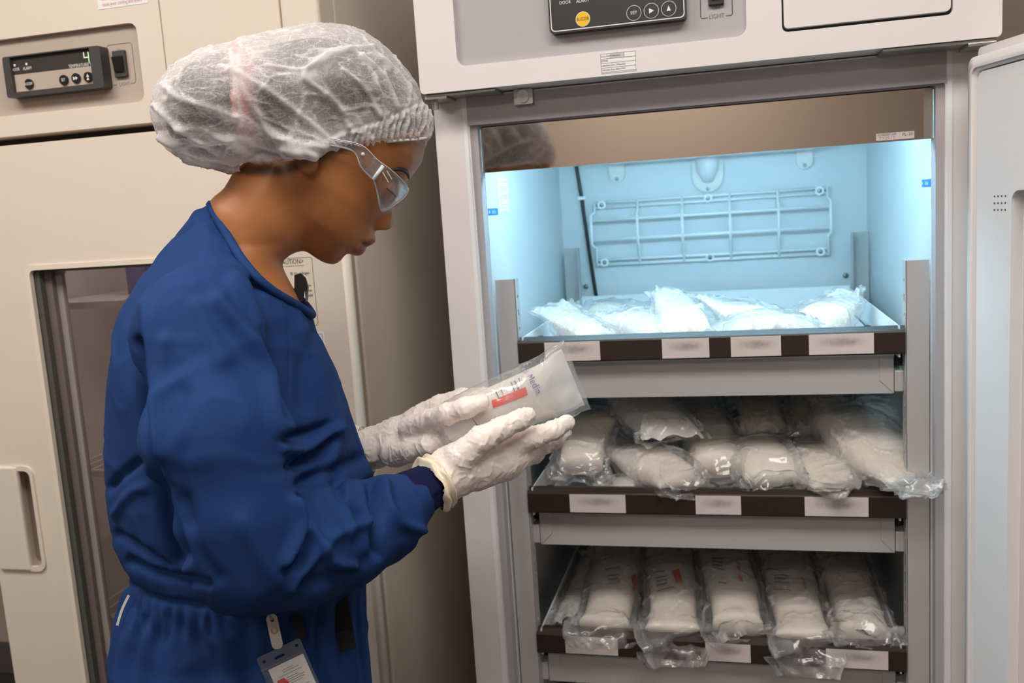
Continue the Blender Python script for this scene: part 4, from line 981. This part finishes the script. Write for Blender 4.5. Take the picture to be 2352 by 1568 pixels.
# cuff
def cuffmesh(pts, wave, m, name, parent):
    P = [toW(BB(*p[:3])) for p in pts]; P = list(spl(np.array(P), 6, False)); R = np.interp(np.linspace(0, len(pts)-1, len(P)), np.arange(len(pts)), [p[3] for p in pts])
    b = MB().tube(P, list(R), 72)
    Vv = np.array(b.V); n = 72
    for i in range(len(P)):
        for k in range(n):
            j = i*n+k; d = Vv[j]-P[i]; Vv[j] = P[i]+d*(1+wave*(k % 2)+.03*math.sin(k*.5+i*.3))
    return mobj(name, Vv, b.F, m, parent, True)
cuffmesh([(895, 1178, .108, .034), (930, 1152, .097, .033), (965, 1128, .085, .0285), (1000, 1108, .074, .0265), (1015, 1098, .07, .025)], .012, M_KNIT, 'knit_cuff', gown)
cuffmesh([(770, 1095, -.135, .034), (800, 1060, -.118, .031), (838, 1034, -.10, .027), (850, 1030, -.097, .025)], .012, M_KNIT, 'knit_cuff', gown)
# black strap with hook-and-loop end hanging at the front, white tie at the back
def strap_or_fold_shade(pts, wd, m, name, n):
    P = spl(np.array(pts, float), 6, False); V = []; F = []
    for i, (x, y) in enumerate(P):
        t = P[min(i+1, len(P)-1)]-P[max(i-1, 0)]; t /= np.linalg.norm(t); s = np.array([t[1], -t[0]])
        for e in (-1, 1):
            q = P[i]+s*e*wd
            for h in (0, .002): V.append(toW(BB(q[0], q[1], n+h)))
    for i in range(len(P)-1):
        a = i*4; F += [[a, a+4, a+6, a+2], [a+1, a+3, a+7, a+5], [a, a+1, a+5, a+4], [a+2, a+6, a+7, a+3]]
    a = (len(P)-1)*4; F += [[0, 2, 3, 1], [a, a+1, a+3, a+2]]
    return mobj(name, V, F, m, gown)
M_STRAP = mat('black_webbing', (14, 13, 18), .85, bump=.3, bscale=900)
def gsurf(x, y):
    ns = np.linspace(.30, -.05, 400); Lp = np.array([BB(x, y, v) for v in ns]); v = sample(gownf, Lp); k = np.argmax(v < 0); return ns[k]
ns_ = max(gsurf(795, 1480), gsurf(800, 1440), gsurf(790, 1400))
strap_or_fold_shade([(772, 1340), (783, 1400), (792, 1450)], 20, M_STRAP, 'strap_or_fold_shade', ns_+.004)
strap_or_fold_shade([(790, 1448), (797, 1492)], 21.5, M_STRAP, 'strap_end', ns_+.0065)
strap_or_fold_shade([(674, 1412), (685, 1436), (694, 1470)], 12, M_STRAP, 'strap_or_fold_shade', max(gsurf(690, 1460), gsurf(672, 1410))+.003)  # dark strip standing in for the shade of a cloth fold
strap_or_fold_shade([(296, 1366), (280, 1400), (269, 1436)], 3, M_WINK, 'white_tie', max(gsurf(300, 1366), gsurf(285, 1436), .0)+.003)

# --- gloves
def glove(prims, step, lo, hi, name, seed, k=.006):
    axx = tuple(axes(lo[i], hi[i], step) for i in range(3)); Gl = grid(axx); f = None
    for ch in prims:
        c = chain(Gl, ch, .006); f = c if f is None else smin(f, c, k)
    V, Q = surface_nets(f, axx); V = relax(V, Q, 2); N_ = vnorm(V, Q)
    Wp = V+.006*np.stack([fbm(V*60, seed, 2), fbm(V*60, seed+1, 2), fbm(V*60, seed+2, 2)], 1)
    d = .0011*(np.clip(1-np.abs(vnoise(Wp*np.array([110, 50, 60]), seed+3))*4, 0, 1)-.2)+.0009*(np.clip(1-np.abs(vnoise(Wp*np.array([190, 80, 110]), seed+4))*4, 0, 1)-.2)
    V = V+N_*d[:, None]
    return mobj(name, toW(V), Q, M_LATEX, person, True), (f, axx)
RH_ = [[(1000, 1108, .075, .0275), (1035, 1085, .070, .030), (1095, 1062, .062, .0315), (1150, 1048, .055, .030), (1196, 1030, .047, .024)],
       [(1050, 1072, .075, .026), (1110, 1040, .062, .026), (1175, 1022, .05, .020)],
       [(1060, 1050, .086, .020), (1105, 1010, .096, .0155), (1150, 985, .097, .0130), (1190, 966, .093, .0118), (1213, 953, .088, .0100)],
       [(1178, 1020, .068, .0145), (1232, 1003, .070, .0122), (1270, 988, .068, .0112), (1302, 970, .062, .0100)],
       [(1185, 1035, .048, .0150), (1238, 1022, .040, .0125), (1275, 1008, .025, .0112), (1296, 990, .010, .0100)],
       [(1182, 1052, .026, .0145), (1228, 1040, .012, .0120), (1255, 1018, -.008, .0108), (1262, 992, -.020, .0095)],
       [(1160, 1065, .012, .0130), (1200, 1052, -.006, .0105), (1222, 1030, -.022, .0095), (1228, 1008, -.03, .0085)]]
e0 = BB(1140, 1040, .04)
gR, gRf = glove(RH_, .0016, (BB(970, 1000, .1)[0]-.02, -.06, BB(1100, 1180, .1)[2]-.02), (BB(1330, 1000, 0)[0]+.02, .13, BB(1200, 920, .1)[2]+.03), 'glove', 50)
LH_ = [[(822, 1035, -.105, .0265), (860, 1028, -.094, .0275), (915, 1008, -.080, .0290), (955, 990, -.068, .0270), (985, 975, -.06, .022)],
       [(945, 985, -.035, .0175), (985, 968, .000, .0145), (1030, 950, .050, .0125), (1072, 936, .072, .0118), (1105, 924, .076, .0105)],
       [(960, 960, -.058, .0165), (1010, 932, -.035, .0135), (1062, 914, -.010, .0120), (1112, 908, .012, .0105)],
       [(965, 965, -.078, .0150), (1015, 940, -.062, .0125), (1065, 925, -.040, .0112), (1105, 925, -.022, .0100)],
       [(960, 985, -.092, .0135), (1005, 970, -.080, .0110), (1045, 960, -.062, .0100), (1080, 955, -.045, .009)],
       [(905, 1040, -.055, .0190), (950, 1032, -.020, .0155), (990, 1024, .008, .0140), (1030, 1012, .022, .0120)]]
gL, gLf = glove(LH_, .0018, (BB(800, 1000, -.1)[0]-.02, -.145, BB(900, 1090, -.1)[2]-.02), (BB(1150, 1000, 0)[0]+.02, .115, BB(1000, 880, -.1)[2]+.02), 'glove', 80)
M_CUFF = mat('rolled_latex', (236, 224, 200), .5, bump=.2, bscale=250, sss=.08)
for gg, c0, c1, rad in ((gR, (992, 1114, .078), (1026, 1092, .070), .0275), (gL, (816, 1038, -.107), (842, 1030, -.10), .0275)):
    a = toW(BB(*c0)); b_ = toW(BB(*c1)); t = (b_-a)/np.linalg.norm(b_-a); u = np.cross(t, [0, 0, 1]); u /= np.linalg.norm(u); v = np.cross(u, t)
    nr = 30; nk = 72; Vc = []; Fc = []
    for i in range(nr):
        fi = i/(nr-1)
        for k in range(nk):
            an = 2*math.pi*k/nk; sh = .16*math.sin(2*an+1)+.08*math.sin(5*an)
            fold_ = .075*math.sin((fi*2.6+sh)*2*math.pi+.8*math.sin(3*an))+.03*math.sin(fi*31+7*an)*math.sin(an*2)
            prof = 1.0-.16*(1-math.sin(math.pi*min(1, fi*1.25+.12)))
            rr_ = rad*1.25*(prof+fold_+.03*math.sin(4*an+2*fi))
            Vc.append(a+(b_-a)*(fi*1.25-.12+.10*math.sin(2*an)*(1-fi)+.06*math.sin(7*an)*(1-fi))+(u*math.cos(an)+v*math.sin(an))*rr_)
    for i in range(nr-1):
        for k in range(nk): Fc.append([i*nk+k, i*nk+(k+1) % nk, (i+1)*nk+(k+1) % nk, (i+1)*nk+k])
    mobj('rolled_edge', Vc, Fc, M_CUFF, gg, True)
# shoes
for s in (1, -1):
    bm = MB().ball((0, 0, 0), 1, 16); Vv = np.array(bm.V)*np.array([.135, .05, .05]); Vv[:, 2] = np.maximum(Vv[:, 2], -.036); Vv = Vv+np.array([.01, s*.09, .038])
    mobj('shoe', toW(Vv), bm.F, M_WHITE, person, True)

# ------------------------------------------------------------------ sterile pouches of prepared media
M_FILM = film_mat('clear_film', (244, 244, 246), .06, .10, .30, scale=34, trans=.45, bump=.9)
M_FILM2 = film_mat('milky_film', (246, 245, 244), .16, .14, .42, scale=30, trans=.45, bump=.8)
M_WRAP = film_mat('pouch_paper', (246, 244, 242), .92, .35, .99, scale=60, trans=.42, bump=.08)
M_BOTTLE = mat('cream_bottle', (238, 228, 214), .35, var=.03, nscale=20, sss=.1)
M_SMALL = mat('grey_print', (120, 116, 122), .7)
class Pouch:
    def __init__(s, ctrl, up=(0, 0, 1), seed=0, crumple=.004, pts=None):
        """ctrl rows: position (3), half width, half height from the tail (u=0) to the open end (u=1)"""
        C = np.array([list(c) for c in ctrl], float); K = spl(C, 10, False)
        seglen = np.r_[0, np.cumsum(np.linalg.norm(np.diff(K[:, :3], axis=0), axis=1))]; s.L = seglen[-1]
        u = np.linspace(0, 1, 81); s.u = u; s.K = np.stack([np.interp(u*s.L, seglen, K[:, c]) for c in range(5)], 1)
        s.K[:, 3:] = np.maximum(s.K[:, 3:], .0012)
        T = np.gradient(s.K[:, :3], axis=0); T /= np.linalg.norm(T, axis=1, keepdims=True)
        up = np.asarray(up, float); sd = np.cross(up, T); sd /= np.linalg.norm(sd, axis=1, keepdims=True); s.sd = sd; s.un = np.cross(T, sd); s.T = T
        s.seed = seed; s.cr = crumple
    def S(s, u, v, k=1.0, off=0.0, noise=1.0):
        u = np.clip(np.asarray(u, float), 0, 1); v = np.asarray(v, float)
        g = lambda A: np.stack([np.interp(u, s.u, A[:, c]) for c in range(A.shape[1])], -1)
        K = g(s.K); sd = g(s.sd); un = g(s.un)
        c = np.cos(v); d = np.sin(v); e = .8
        cx = np.sign(c)*np.abs(c)**e; dx = np.sign(d)*np.abs(d)**e
        P = K[..., :3]+sd*((K[..., 3]*k+off)*cx)[..., None]+un*((K[..., 4]*k+off)*dx)[..., None]
        if noise:
            q = np.stack([u*s.L*26, c*K[..., 3]*30, d*1.3], -1)+s.seed*3.7
            s.wv = None
            amp = s.cr*(.45+1.6*np.clip(np.abs(u-.48)-.22, 0, 1)*2.4)*noise
            q = q+.5*np.stack([vnoise(q*.7, s.seed+21), vnoise(q*.7, s.seed+22), vnoise(q*.7, s.seed+23)], -1)
            wv = 1.2*(np.clip(1-np.abs(vnoise(q*.8, s.seed))*2.6, 0, 1)-.35)+.7*(np.clip(1-np.abs(vnoise(q*1.9, s.seed+5))*2.6, 0, 1)-.35)+.4*(np.clip(1-np.abs(vnoise(q*3.6, s.seed+7))*2.6, 0, 1)-.3)
            s.wv = wv
            q2 = np.stack([u*s.L*14, c*2.2, u*0], -1)+s.seed
            bend = fbm(q2, s.seed+9, 2)*np.clip(np.abs(u-.48)-.25, 0, 1)*4*s.cr*1.8
            P = P+(sd*c[..., None]+un*d[..., None])*(amp*wv)[..., None]+un*bend[..., None]
        return P
    def patch(s, u0, u1, v0, v1, nu, nv, k, off, noise=1.0, closed=False, edge=None):
        us = np.linspace(u0, u1, nu); vs = np.linspace(v0, v1, nv); Ug, Vg = np.meshgrid(us, vs, indexing='ij')
        if edge is not None: Ug = u0+(Ug-u0)*(1+edge*np.sin(np.clip((Vg-v0)/(v1-v0), 0, 1)*math.pi))
        P = s.S(Ug, Vg, k, off, noise).reshape(-1, 3); F = []
        for i in range(nu-1):
            for j in range(nv-1): F.append([i*nv+j, i*nv+j+1, (i+1)*nv+j+1, (i+1)*nv+j])
        return P, F
    def uv_at(s, px, py, k):
        if not hasattr(s, '_c'):
            Ug, Vg = np.meshgrid(np.linspace(0, 1, 121), np.linspace(-.3, math.pi+.3, 91), indexing='ij'); P = s.S(Ug, Vg, k, .0014, .55); d = P-CAM; z = d@FW
            s._c = (Ug, Vg, 1176+FPX*(d@RT)/z, 784-FPX*(d@UP)/z)
        Ug, Vg, X, Y = s._c; j = np.argmin((X-px)**2+(Y-py)**2); return np.array([Ug.flat[j], Vg.flat[j]])
KB, KW = .86, .94
def pouch(ctrl, label, seed, group='media pouches in the drawers', up=(0, 0, 1), wrap=(0.0, .62), body=(.18, .84), milky=False, crumple=.0055, film=(1.06, .004), crease=1.0, wrapv=(-.35, math.pi+.35)):
    p = Pouch(ctrl, up, seed, crumple)
    base = p.K[:, :3].mean(0); base[2] = p.K[:, 2].min()-.01
    t = thing('media_pouch', label, 'pouch', tuple(base), group)
    P, F = p.patch(body[0], body[1], 0, 2*math.pi, 22, 29, KB, 0, 0); n = 29
    # close the ends of the bottle
    F += [list(range(28))[::-1], [21*n+j for j in range(28)]]
    mobj('bottle', P, F, M_BOTTLE, t, True)
    if wrap:
        P, F = p.patch(wrap[0], wrap[1], wrapv[0], wrapv[1], 34, 33, KW, .0004, .55, edge=-.10 if wrap[1] < .95 else None); mobj('paper_wrap', P, F, M_WRAP, t, True)
    P, F = p.patch(0, 1, 0, 2*math.pi, 110, 77, film[0], film[1], 1.15); f = mobj('film', P, F, M_FILM2 if milky else M_FILM, t, True)
    fattr(f, 'crease', np.clip(p.wv.reshape(-1)*1.1-.25, 0, 1)**1.6*crease)
    return t, p
def pr_rect(p, t, corners, m, name, k=KW, off=.0014):
    U = [p.uv_at(x, y, k) for x, y in corners]; n = 8; V = []; F = []
    for i in range(n+1):
        for j in range(n+1):
            a = i/n; b = j/n; q = (U[0]*(1-a)+U[1]*a)*(1-b)+(U[3]*(1-a)+U[2]*a)*b; V.append(p.S(q[0], q[1], k, off, .55))
    for i in range(n):
        for j in range(n): F.append([i*(n+1)+j, (i+1)*(n+1)+j, (i+1)*(n+1)+j+1, i*(n+1)+j+1])
    return mobj(name, V, F, m, t, True)
def pr_text(p, t, s, o, e, hgt, m, k=KW, off=.0015):
    """text reading from pixel o to pixel e on the pouch surface, hgt pixels tall"""
    V2, F = text2d(s, 1.0, 'LEFT'); V2 = np.array(V2); w_ = V2[:, 0].max(); o = np.array(o, float); e = np.array(e, float); d = (e-o); L = np.linalg.norm(d); d /= L; upv = np.array([d[1], -d[0]])
    c = [p.uv_at(*(o+d*a*L+upv*b*hgt), k) for a, b in ((0, -.5), (1, -.5), (1, .5), (0, .5))]
    V = []
    for x, y in V2:
        a = x/w_; b = np.clip(y/.75+.5, -.3, 1.3); q = (c[0]*(1-a)+c[1]*a)*(1-b)+(c[3]*(1-a)+c[2]*a)*b; V.append(p.S(q[0], q[1], k, off, .55))
    return mobj('lettering', V, F, m, t)
def pr_lines(p, t, rows, m=None):
    for a, b, w2 in rows:
        a = np.array(a, float); b = np.array(b, float); d = b-a; nrm = np.array([d[1], -d[0]])/np.linalg.norm(d)*w2
        pr_rect(p, t, [a-nrm, b-nrm, b+nrm, a+nrm], m or M_SMALL, 'print_line')
def px3(rows): return [tuple(onY(x, y, d))+(hw, hh) for x, y, d, hw, hh in rows]

# the pouch in her hands
hp_ = [(1010, 1006, .030, .024, .003), (1036, 990, .032, .031, .018), (1085, 967, .034, .034, .028), (1155, 937, .034, .0355, .030), (1222, 908, .030, .037, .026), (1268, 888, .028, .0395, .017), (1306, 868, .030, .043, .008), (1326, 860, .033, .044, .002)]
t, p = pouch([tuple(toW(BB(a, b, c)))+(d, e) for a, b, c, d, e in hp_], 'white media pouch with a red bar held in the gloved hands', 4, 'media pouches', up=BN, wrap=(.06, .97), body=(.14, .80), milky=False, crumple=.0018, film=(1.03, .0032), crease=.4, wrapv=(.35, math.pi-.12))
pr_rect(p, t, [(1128, 921), (1207, 888), (1212, 906), (1132, 938)], M_RED, 'red_bar')
pr_text(p, t, 'Media', (1214, 862), (1239, 905), 17, M_PURPLE)
pr_text(p, t, 'red', (1197, 836), (1209, 855), 14, mat('faint_purple', (165, 165, 200)))
pr_lines(p, t, [((1150, 893), (1158, 912), .8), ((1158, 889), (1167, 908), .8), ((1166, 885), (1175, 903), .8), ((1174, 878), (1182, 897), 1.8), ((1182, 874), (1191, 893), 2.2), ((1191, 868), (1199, 888), .7), ((1138, 900), (1147, 918), 1.2)])
pr_lines(p, t, [((1082, 958), (1093, 946), .8), ((1082, 958), (1096, 976), .9)])

# upper drawer
UP_ = 'in the lit top drawer'
pouch(px3([(1262, 708, .24, .045, .001), (1290, 722, .22, .045, .006), (1325, 752, .20, .040, .020), (1370, 775, .17, .040, .015), (1400, 790, .15, .04, .002)]), 'pouch with white tail standing up at the left end of the lit top drawer', 11, wrap=(0, .7))
pouch(px3([(1352, 700, .50, .05, .002), (1390, 715, .47, .05, .022), (1450, 728, .44, .05, .026), (1510, 726, .42, .05, .018), (1560, 715, .40, .05, .002)]), 'clear pouch lying at the back left of the lit top drawer', 12, wrap=None, milky=False)
pouch(px3([(1392, 722, .30, .05, .002), (1425, 738, .28, .048, .018), (1470, 752, .25, .045, .028), (1520, 768, .20, .045, .02), (1560, 780, .16, .045, .002)]), 'flat white pouch between two raised tails in the lit top drawer', 13, wrap=(0, .8))
pouch(px3([(1530, 662, .31, .026, .001), (1545, 690, .28, .034, .007), (1565, 728, .24, .044, .024), (1580, 765, .19, .046, .024), (1590, 790, .15, .05, .003)]), 'pouch with tall folded tail in the middle of the lit top drawer', 14, wrap=(0, .55))
pouch(px3([(1612, 680, .33, .038, .001), (1650, 698, .32, .038, .007), (1710, 726, .30, .042, .024), (1780, 745, .29, .042, .026), (1840, 755, .28, .045, .004)]), 'pouch with slanting white tail right of the middle of the lit top drawer', 15, wrap=(0, .5))
pouch(px3([(1640, 775, .17, .05, .003), (1680, 765, .175, .045, .022), (1760, 760, .18, .045, .030), (1840, 758, .18, .045, .022), (1890, 762, .18, .05, .003)]), 'white pouch lying sideways behind the brown rail of the lit top drawer', 16, wrap=(0, 1.0))
pouch(px3([(1944, 664, .36, .022, .001), (1930, 690, .34, .040, .006), (1900, 722, .31, .050, .026), (1860, 752, .27, .050, .026), (1820, 768, .22, .05, .003)]), 'pouch with pointed white tail at the right end of the lit top drawer', 17, wrap=(0, .42))

# middle drawer
pouch(px3([(1395, 935, .34, .05, .002), (1370, 960, .30, .048, .018), (1345, 1010, .24, .046, .030), (1335, 1065, .17, .044, .024), (1330, 1105, .13, .05, .004)]), 'grey clear pouch slumped at the left end of the middle drawer', 21, wrap=None, crumple=.006)
pouch(px3([(1375, 1140, .15, .04, .002), (1400, 1128, .155, .038, .012), (1440, 1120, .16, .036, .016), (1475, 1122, .16, .04, .003)]), 'small flat pouch under the slumped one on the left of the middle drawer', 22, wrap=(0, .9))
t, p = pouch(px3([(1392, 1005, .28, .030, .001), (1425, 1030, .25, .038, .008), (1480, 1060, .21, .050, .030), (1530, 1085, .17, .050, .030), (1565, 1110, .12, .046, .014), (1600, 1135, .09, .03, .002)]), 'white pouch with glossy clear front resting on the middle drawer rail', 23, wrap=(0, .55), crumple=.005)
t, p = pouch(px3([(1570, 905, .48, .045, .001), (1590, 930, .44, .046, .010), (1612, 975, .36, .050, .030), (1635, 1025, .27, .050, .032), (1655, 1072, .18, .048, .026), (1670, 1110, .13, .045, .004)]), 'long white pouch lying front to back in the middle of the middle drawer', 24, wrap=(0, .72))
pr_rect(p, t, [(1590, 985), (1605, 978), (1607, 984), (1592, 991)], M_RED, 'red_bar')
t, p = pouch(px3([(1700, 1000, .33, .05, .002), (1720, 1015, .30, .05, .012), (1745, 1045, .24, .054, .032), (1765, 1075, .18, .054, .032), (1775, 1105, .13, .05, .012), (1780, 1128, .10, .045, .002)]), 'cream pouch with loose clear front right of the middle of the middle drawer', 25, wrap=(0, .45), crumple=.006)
t, p = pouch(px3([(1835, 1010, .32, .05, .002), (1850, 1028, .29, .048, .012), (1870, 1060, .23, .052, .028), (1895, 1090, .17, .052, .024), (1930, 1115, .12, .05, .008), (1975, 1125, .10, .03, .002)]), 'crumpled clear pouch beside the overhanging one in the middle drawer', 26, wrap=None, crumple=.007, milky=True)
t, p = pouch(px3([(1885, 915, .36, .022, .001), (1910, 938, .33, .040, .008), (1955, 985, .27, .058, .034), (2010, 1035, .20, .060, .034), (2060, 1078, .13, .056, .020), (2120, 1105, .085, .055, .005), (2180, 1112, .06, .028, .001)]), 'large white pouch with film hanging over the right post of the middle drawer', 27, wrap=(0, .50), crumple=.006, milky=True)
pouch(px3([(1450, 905, .34, .05, .01), (1470, 930, .31, .052, .028), (1500, 958, .26, .050, .030), (1530, 985, .20, .050, .018), (1545, 1008, .17, .056, .003)]), 'white pouch with flat drooping front flap on top of the middle drawer', 28, wrap=(0, 1.0), crumple=.005)
t, p = pouch(px3([(1720, 890, .52, .05, .002), (1725, 915, .48, .048, .018), (1738, 950, .41, .050, .030), (1752, 985, .34, .048, .022), (1760, 1005, .31, .05, .003)]), 'shaded white pouch with a dark blue square at the back of the middle drawer', 29, wrap=(0, .7))
pr_rect(p, t, [(1682, 945), (1693, 939), (1698, 955), (1687, 963)], mat('navy_print', (30, 40, 100), .6), 'blue_square')
pouch(px3([(1850, 890, .54, .05, .002), (1852, 915, .50, .048, .018), (1858, 950, .43, .050, .028), (1862, 985, .36, .046, .02), (1865, 1005, .32, .05, .003)]), 'shaded white pouch behind the long tail at the back of the middle drawer', 30, wrap=(0, .7))
pouch(px3([(1985, 920, .50, .05, .002), (1995, 945, .46, .05, .02), (2005, 985, .38, .05, .028), (2010, 1020, .32, .05, .003)]), 'dim clear pouch behind the overhanging one at the right of the middle drawer', 31, wrap=None)

# lower drawer
def low(x, dx, h, seed, label, wrapu=.62, hw=.048, droop=0, front=.10, crumple=.005, **kw):
    z0 = ZT[2]-.0445
    rows = [(x-dx, .46, z0+.075+h, hw*.98, .0012), (x-dx*.8, .42, z0+.058+h, hw, .010), (x-dx*.5, .36, z0+.040+h, hw, .030), (x, .26, z0+.036+h*.8, hw, .034), (x+dx*.3, .17, z0+.036+h*.4, hw*.97, .028), (x+dx*.5, front, z0+.052, hw*1.12, .006), (x+dx*.7, .088 if droop else front-.015, z0+.048-droop*.4, hw*1.15, .0015)]
    if droop: rows.append((x+dx*.8, .080, z0+.044-droop, hw*.8, .0012))
    return pouch(rows, label, seed, wrap=(0, wrapu), crumple=crumple, **kw)
t, p = low(.213, .008, .004, 41, 'leftmost printed white pouch with a red bar in the bottom drawer', .56, droop=.02)
pr_rect(p, t, [(1448, 1322), (1460, 1318), (1464, 1352), (1455, 1358)], M_RED, 'red_bar')
pr_lines(p, t, [((1395, 1322), (1424, 1318), 1.6), ((1395, 1330), (1424, 1326), 1.6), ((1396, 1338), (1424, 1334), 1.6), ((1390, 1308), (1425, 1303), 2)])
t, p = low(.325, .020, .004, 42, 'printed white pouch with a big red bar, second from the left in the bottom drawer', .52, droop=.045)
pr_rect(p, t, [(1541, 1310), (1561, 1305), (1569, 1336), (1553, 1339)], M_RED, 'red_bar')
pr_lines(p, t, [((1505, 1328), (1532, 1322), 1.6), ((1506, 1336), (1533, 1330), 1.6), ((1508, 1344), (1534, 1338), 1.6), ((1498, 1316), (1525, 1311), 2.2), ((1508, 1358), (1550, 1348), 1.0)])
t, p = low(.432, .024, .020, 43, 'tall printed white pouch with a blue round mark in the middle of the bottom drawer', .66)
pr_text(p, t, 'Prep', (1620, 1262), (1645, 1262), 11, M_PURPLE)
pr_lines(p, t, [((1634, 1280), (1660, 1283), 1.6), ((1635, 1288), (1660, 1291), 1.6), ((1636, 1296), (1660, 1299), 1.6), ((1638, 1304), (1664, 1308), 1.6), ((1650, 1335), (1668, 1340), 1.2)])
pr_rect(p, t, [(1690, 1290), (1697, 1292), (1706, 1335), (1698, 1335)], M_RED, 'red_bar')
ring = [(1619+8*math.cos(a), 1383+8*math.sin(a)) for a in np.linspace(0, 2*math.pi, 13)]
pr_lines(p, t, [(ring[i], ring[i+1], .9) for i in range(12)], mat('navy_print', (30, 40, 100)))
pr_lines(p, t, [((1614, 1380), (1624, 1387), 1.4), ((1612, 1388), (1622, 1378), .9)], mat('navy_print', (30, 40, 100)))
t, p = low(.540, .012, .006, 44, 'printed white pouch drooping over the rail, second from the right in the bottom drawer', .56, droop=.05)
pr_lines(p, t, [((1778, 1320), (1812, 1322), 1.8), ((1778, 1328), (1812, 1330), 1.8), ((1778, 1336), (1812, 1338), 1.8), ((1778, 1352), (1815, 1355), 1.2), ((1760, 1308), (1790, 1309), 2)])
pr_rect(p, t, [(1838, 1325), (1845, 1327), (1855, 1352), (1849, 1352)], M_RED, 'red_bar')
t, p = low(.640, .006, .006, 45, 'dim clear pouch at the right end of the bottom drawer', .40, hw=.046, crumple=.008)
z0 = ZT[2]-.0445
pouch([(.150, .44, z0+.05, .018, .002), (.147, .40, z0+.034, .02, .010), (.145, .30, z0+.03, .022, .014), (.144, .20, z0+.03, .022, .014), (.146, .15, z0+.035, .024, .003)], 'narrow white pouch squeezed against the left wall of the bottom drawer', 46, wrap=(0, 1.0))
for k, (x, lb) in enumerate(((.20, 'dim clear pouch at the back left of the bottom drawer'), (.31, 'dim clear pouch second from the left at the back of the bottom drawer'), (.53, 'dim clear pouch at the back right of the bottom drawer'))):
    pouch([(x-.01, .66, z0+.10, .045, .002), (x, .62, z0+.075, .045, .02), (x, .56, z0+.06, .045, .035), (x+.005, .50, z0+.07, .045, .02), (x+.01, .47, z0+.085, .05, .003)], lb, 47+k, wrap=None)

# ------------------------------------------------------------------ badge and clip
nB = max(gsurf(x, y) for x, y in ((600, 1540), (640, 1500), (690, 1500), (690, 1560), (640, 1560)))+.006
EX = np.array([100, -48.0])/111; EY = np.array([.40, .916])
def bpos(u, v, h=0.0): q = np.array([588, 1512])+EX*u+EY*v; return toW(BB(q[0], q[1], nB+h))
badge = thing('id_badge', 'white identity card in a clear holder hanging at the gown front', 'badge', tuple(bpos(55, 170)))
def bplate(outer, holes, h0, h1, m, name, par=badge):
    b = MB().extr(outer, holes, h0, h1); V = [bpos(v[0], v[2], v[1]) for v in b.V]; return mobj(name, V, b.F, m, par)
M_HOLD = film_mat('clear_holder', (200, 205, 215), .10, .1, .16, scale=10, trans=.3, bump=.05)
bplate(rr(0, 111, 0, 172, 6, 4), [rr(40, 64, 16, 22, 2.5, 3), circ(14, 15, 4, 10), circ(98, 13, 4, 10)], -.0015, .0015, M_HOLD, 'holder')
bplate(rr(0, 111, 30, 33, 1, 1), [], .0015, .0022, M_HOLD, 'holder_seam')
bplate(rr(15, 104, 36, 168, 2, 2), [], -.0006, .0006, M_PAPER, 'card')
hx = [(33+16*math.cos(math.radians(a)), 82+17*math.sin(math.radians(a))) for a in range(0, 360, 60)]
bplate(hx, [[(28, 90), (31, 76), (38, 80), (38, 88)]], .0007, .0010, M_RED, 'red_logo')
for v, a, b_ in ((50, 44, 72), (55, 44, 84), (62, 30, 88), (70, 46, 76), (75, 46, 90), (80, 46, 88), (85, 46, 80), (100, 46, 92), (105, 46, 90), (110, 46, 80)):
    bplate([(a, v), (b_, v), (b_, v+1.2), (a, v+1.2)], [], .0007, .0009, M_SMALL, 'print_line')
cl = np.array([622, 1410.0]); c2 = np.array([639, 1490.0]); dd = (c2-cl)/np.linalg.norm(c2-cl); sdv = np.array([dd[1], -dd[0]])
def spos(u, v, h): q = cl+dd*v+sdv*u; return toW(BB(q[0], q[1], nB+h))
L_ = np.linalg.norm(c2-cl)
b = MB().extr(rr(-13, 13, 0, L_, 11, 5), [circ(0, 14, 4, 10)], .002, .0034); mobj('clip_strap', [spos(v[0], v[2], v[1]) for v in b.V], b.F, mat('frosted_vinyl', (186, 180, 176), .4), badge)
b = MB().extr(circ(0, 38, 8, 16), [circ(0, 38, 6.6, 16)], .0034, .0046); mobj('snap', [spos(v[0], v[2], v[1]) for v in b.V], b.F, M_ZINC, badge)
MB().tube([spos(-3, -22, .001), spos(-3, 2, .004), spos(0, 14, .003)], .0012, 6).build('hook', M_ZINC, badge)
clp = thing('clip', 'small black plastic clip on the front of the navy neckline', 'clip', tuple(toW(BB(690, 690, .0))))
def cpos(x, y, n): return toW(BB(x, y, n))
P = [(676, 632), (690, 627), (702, 640), (706, 662), (700, 668), (697, 692), (684, 696), (683, 676), (676, 668)]
for nm, PP, a, b_, m in (('clip_body', P, -.02, .006, M_BLACK), ('clip_cover', [(693, 628), (703, 638), (709, 658), (708, 688), (702, 694), (700, 664), (694, 642)], -.018, .002, mat('smoked_plastic', (96, 94, 98), .25)), ('clip_spring', [(684, 694), (690, 692), (694, 712), (688, 720)], -.01, .0, M_BLACK)):
    b = MB().extr(PP, [], a, b_); mobj(nm, [cpos(v[0], v[2], v[1]) for v in b.V], b.F, m, clp)
MB().ball(cpos(686, 712, .004), .0025, 8).build('pin', M_ZINC, clp)
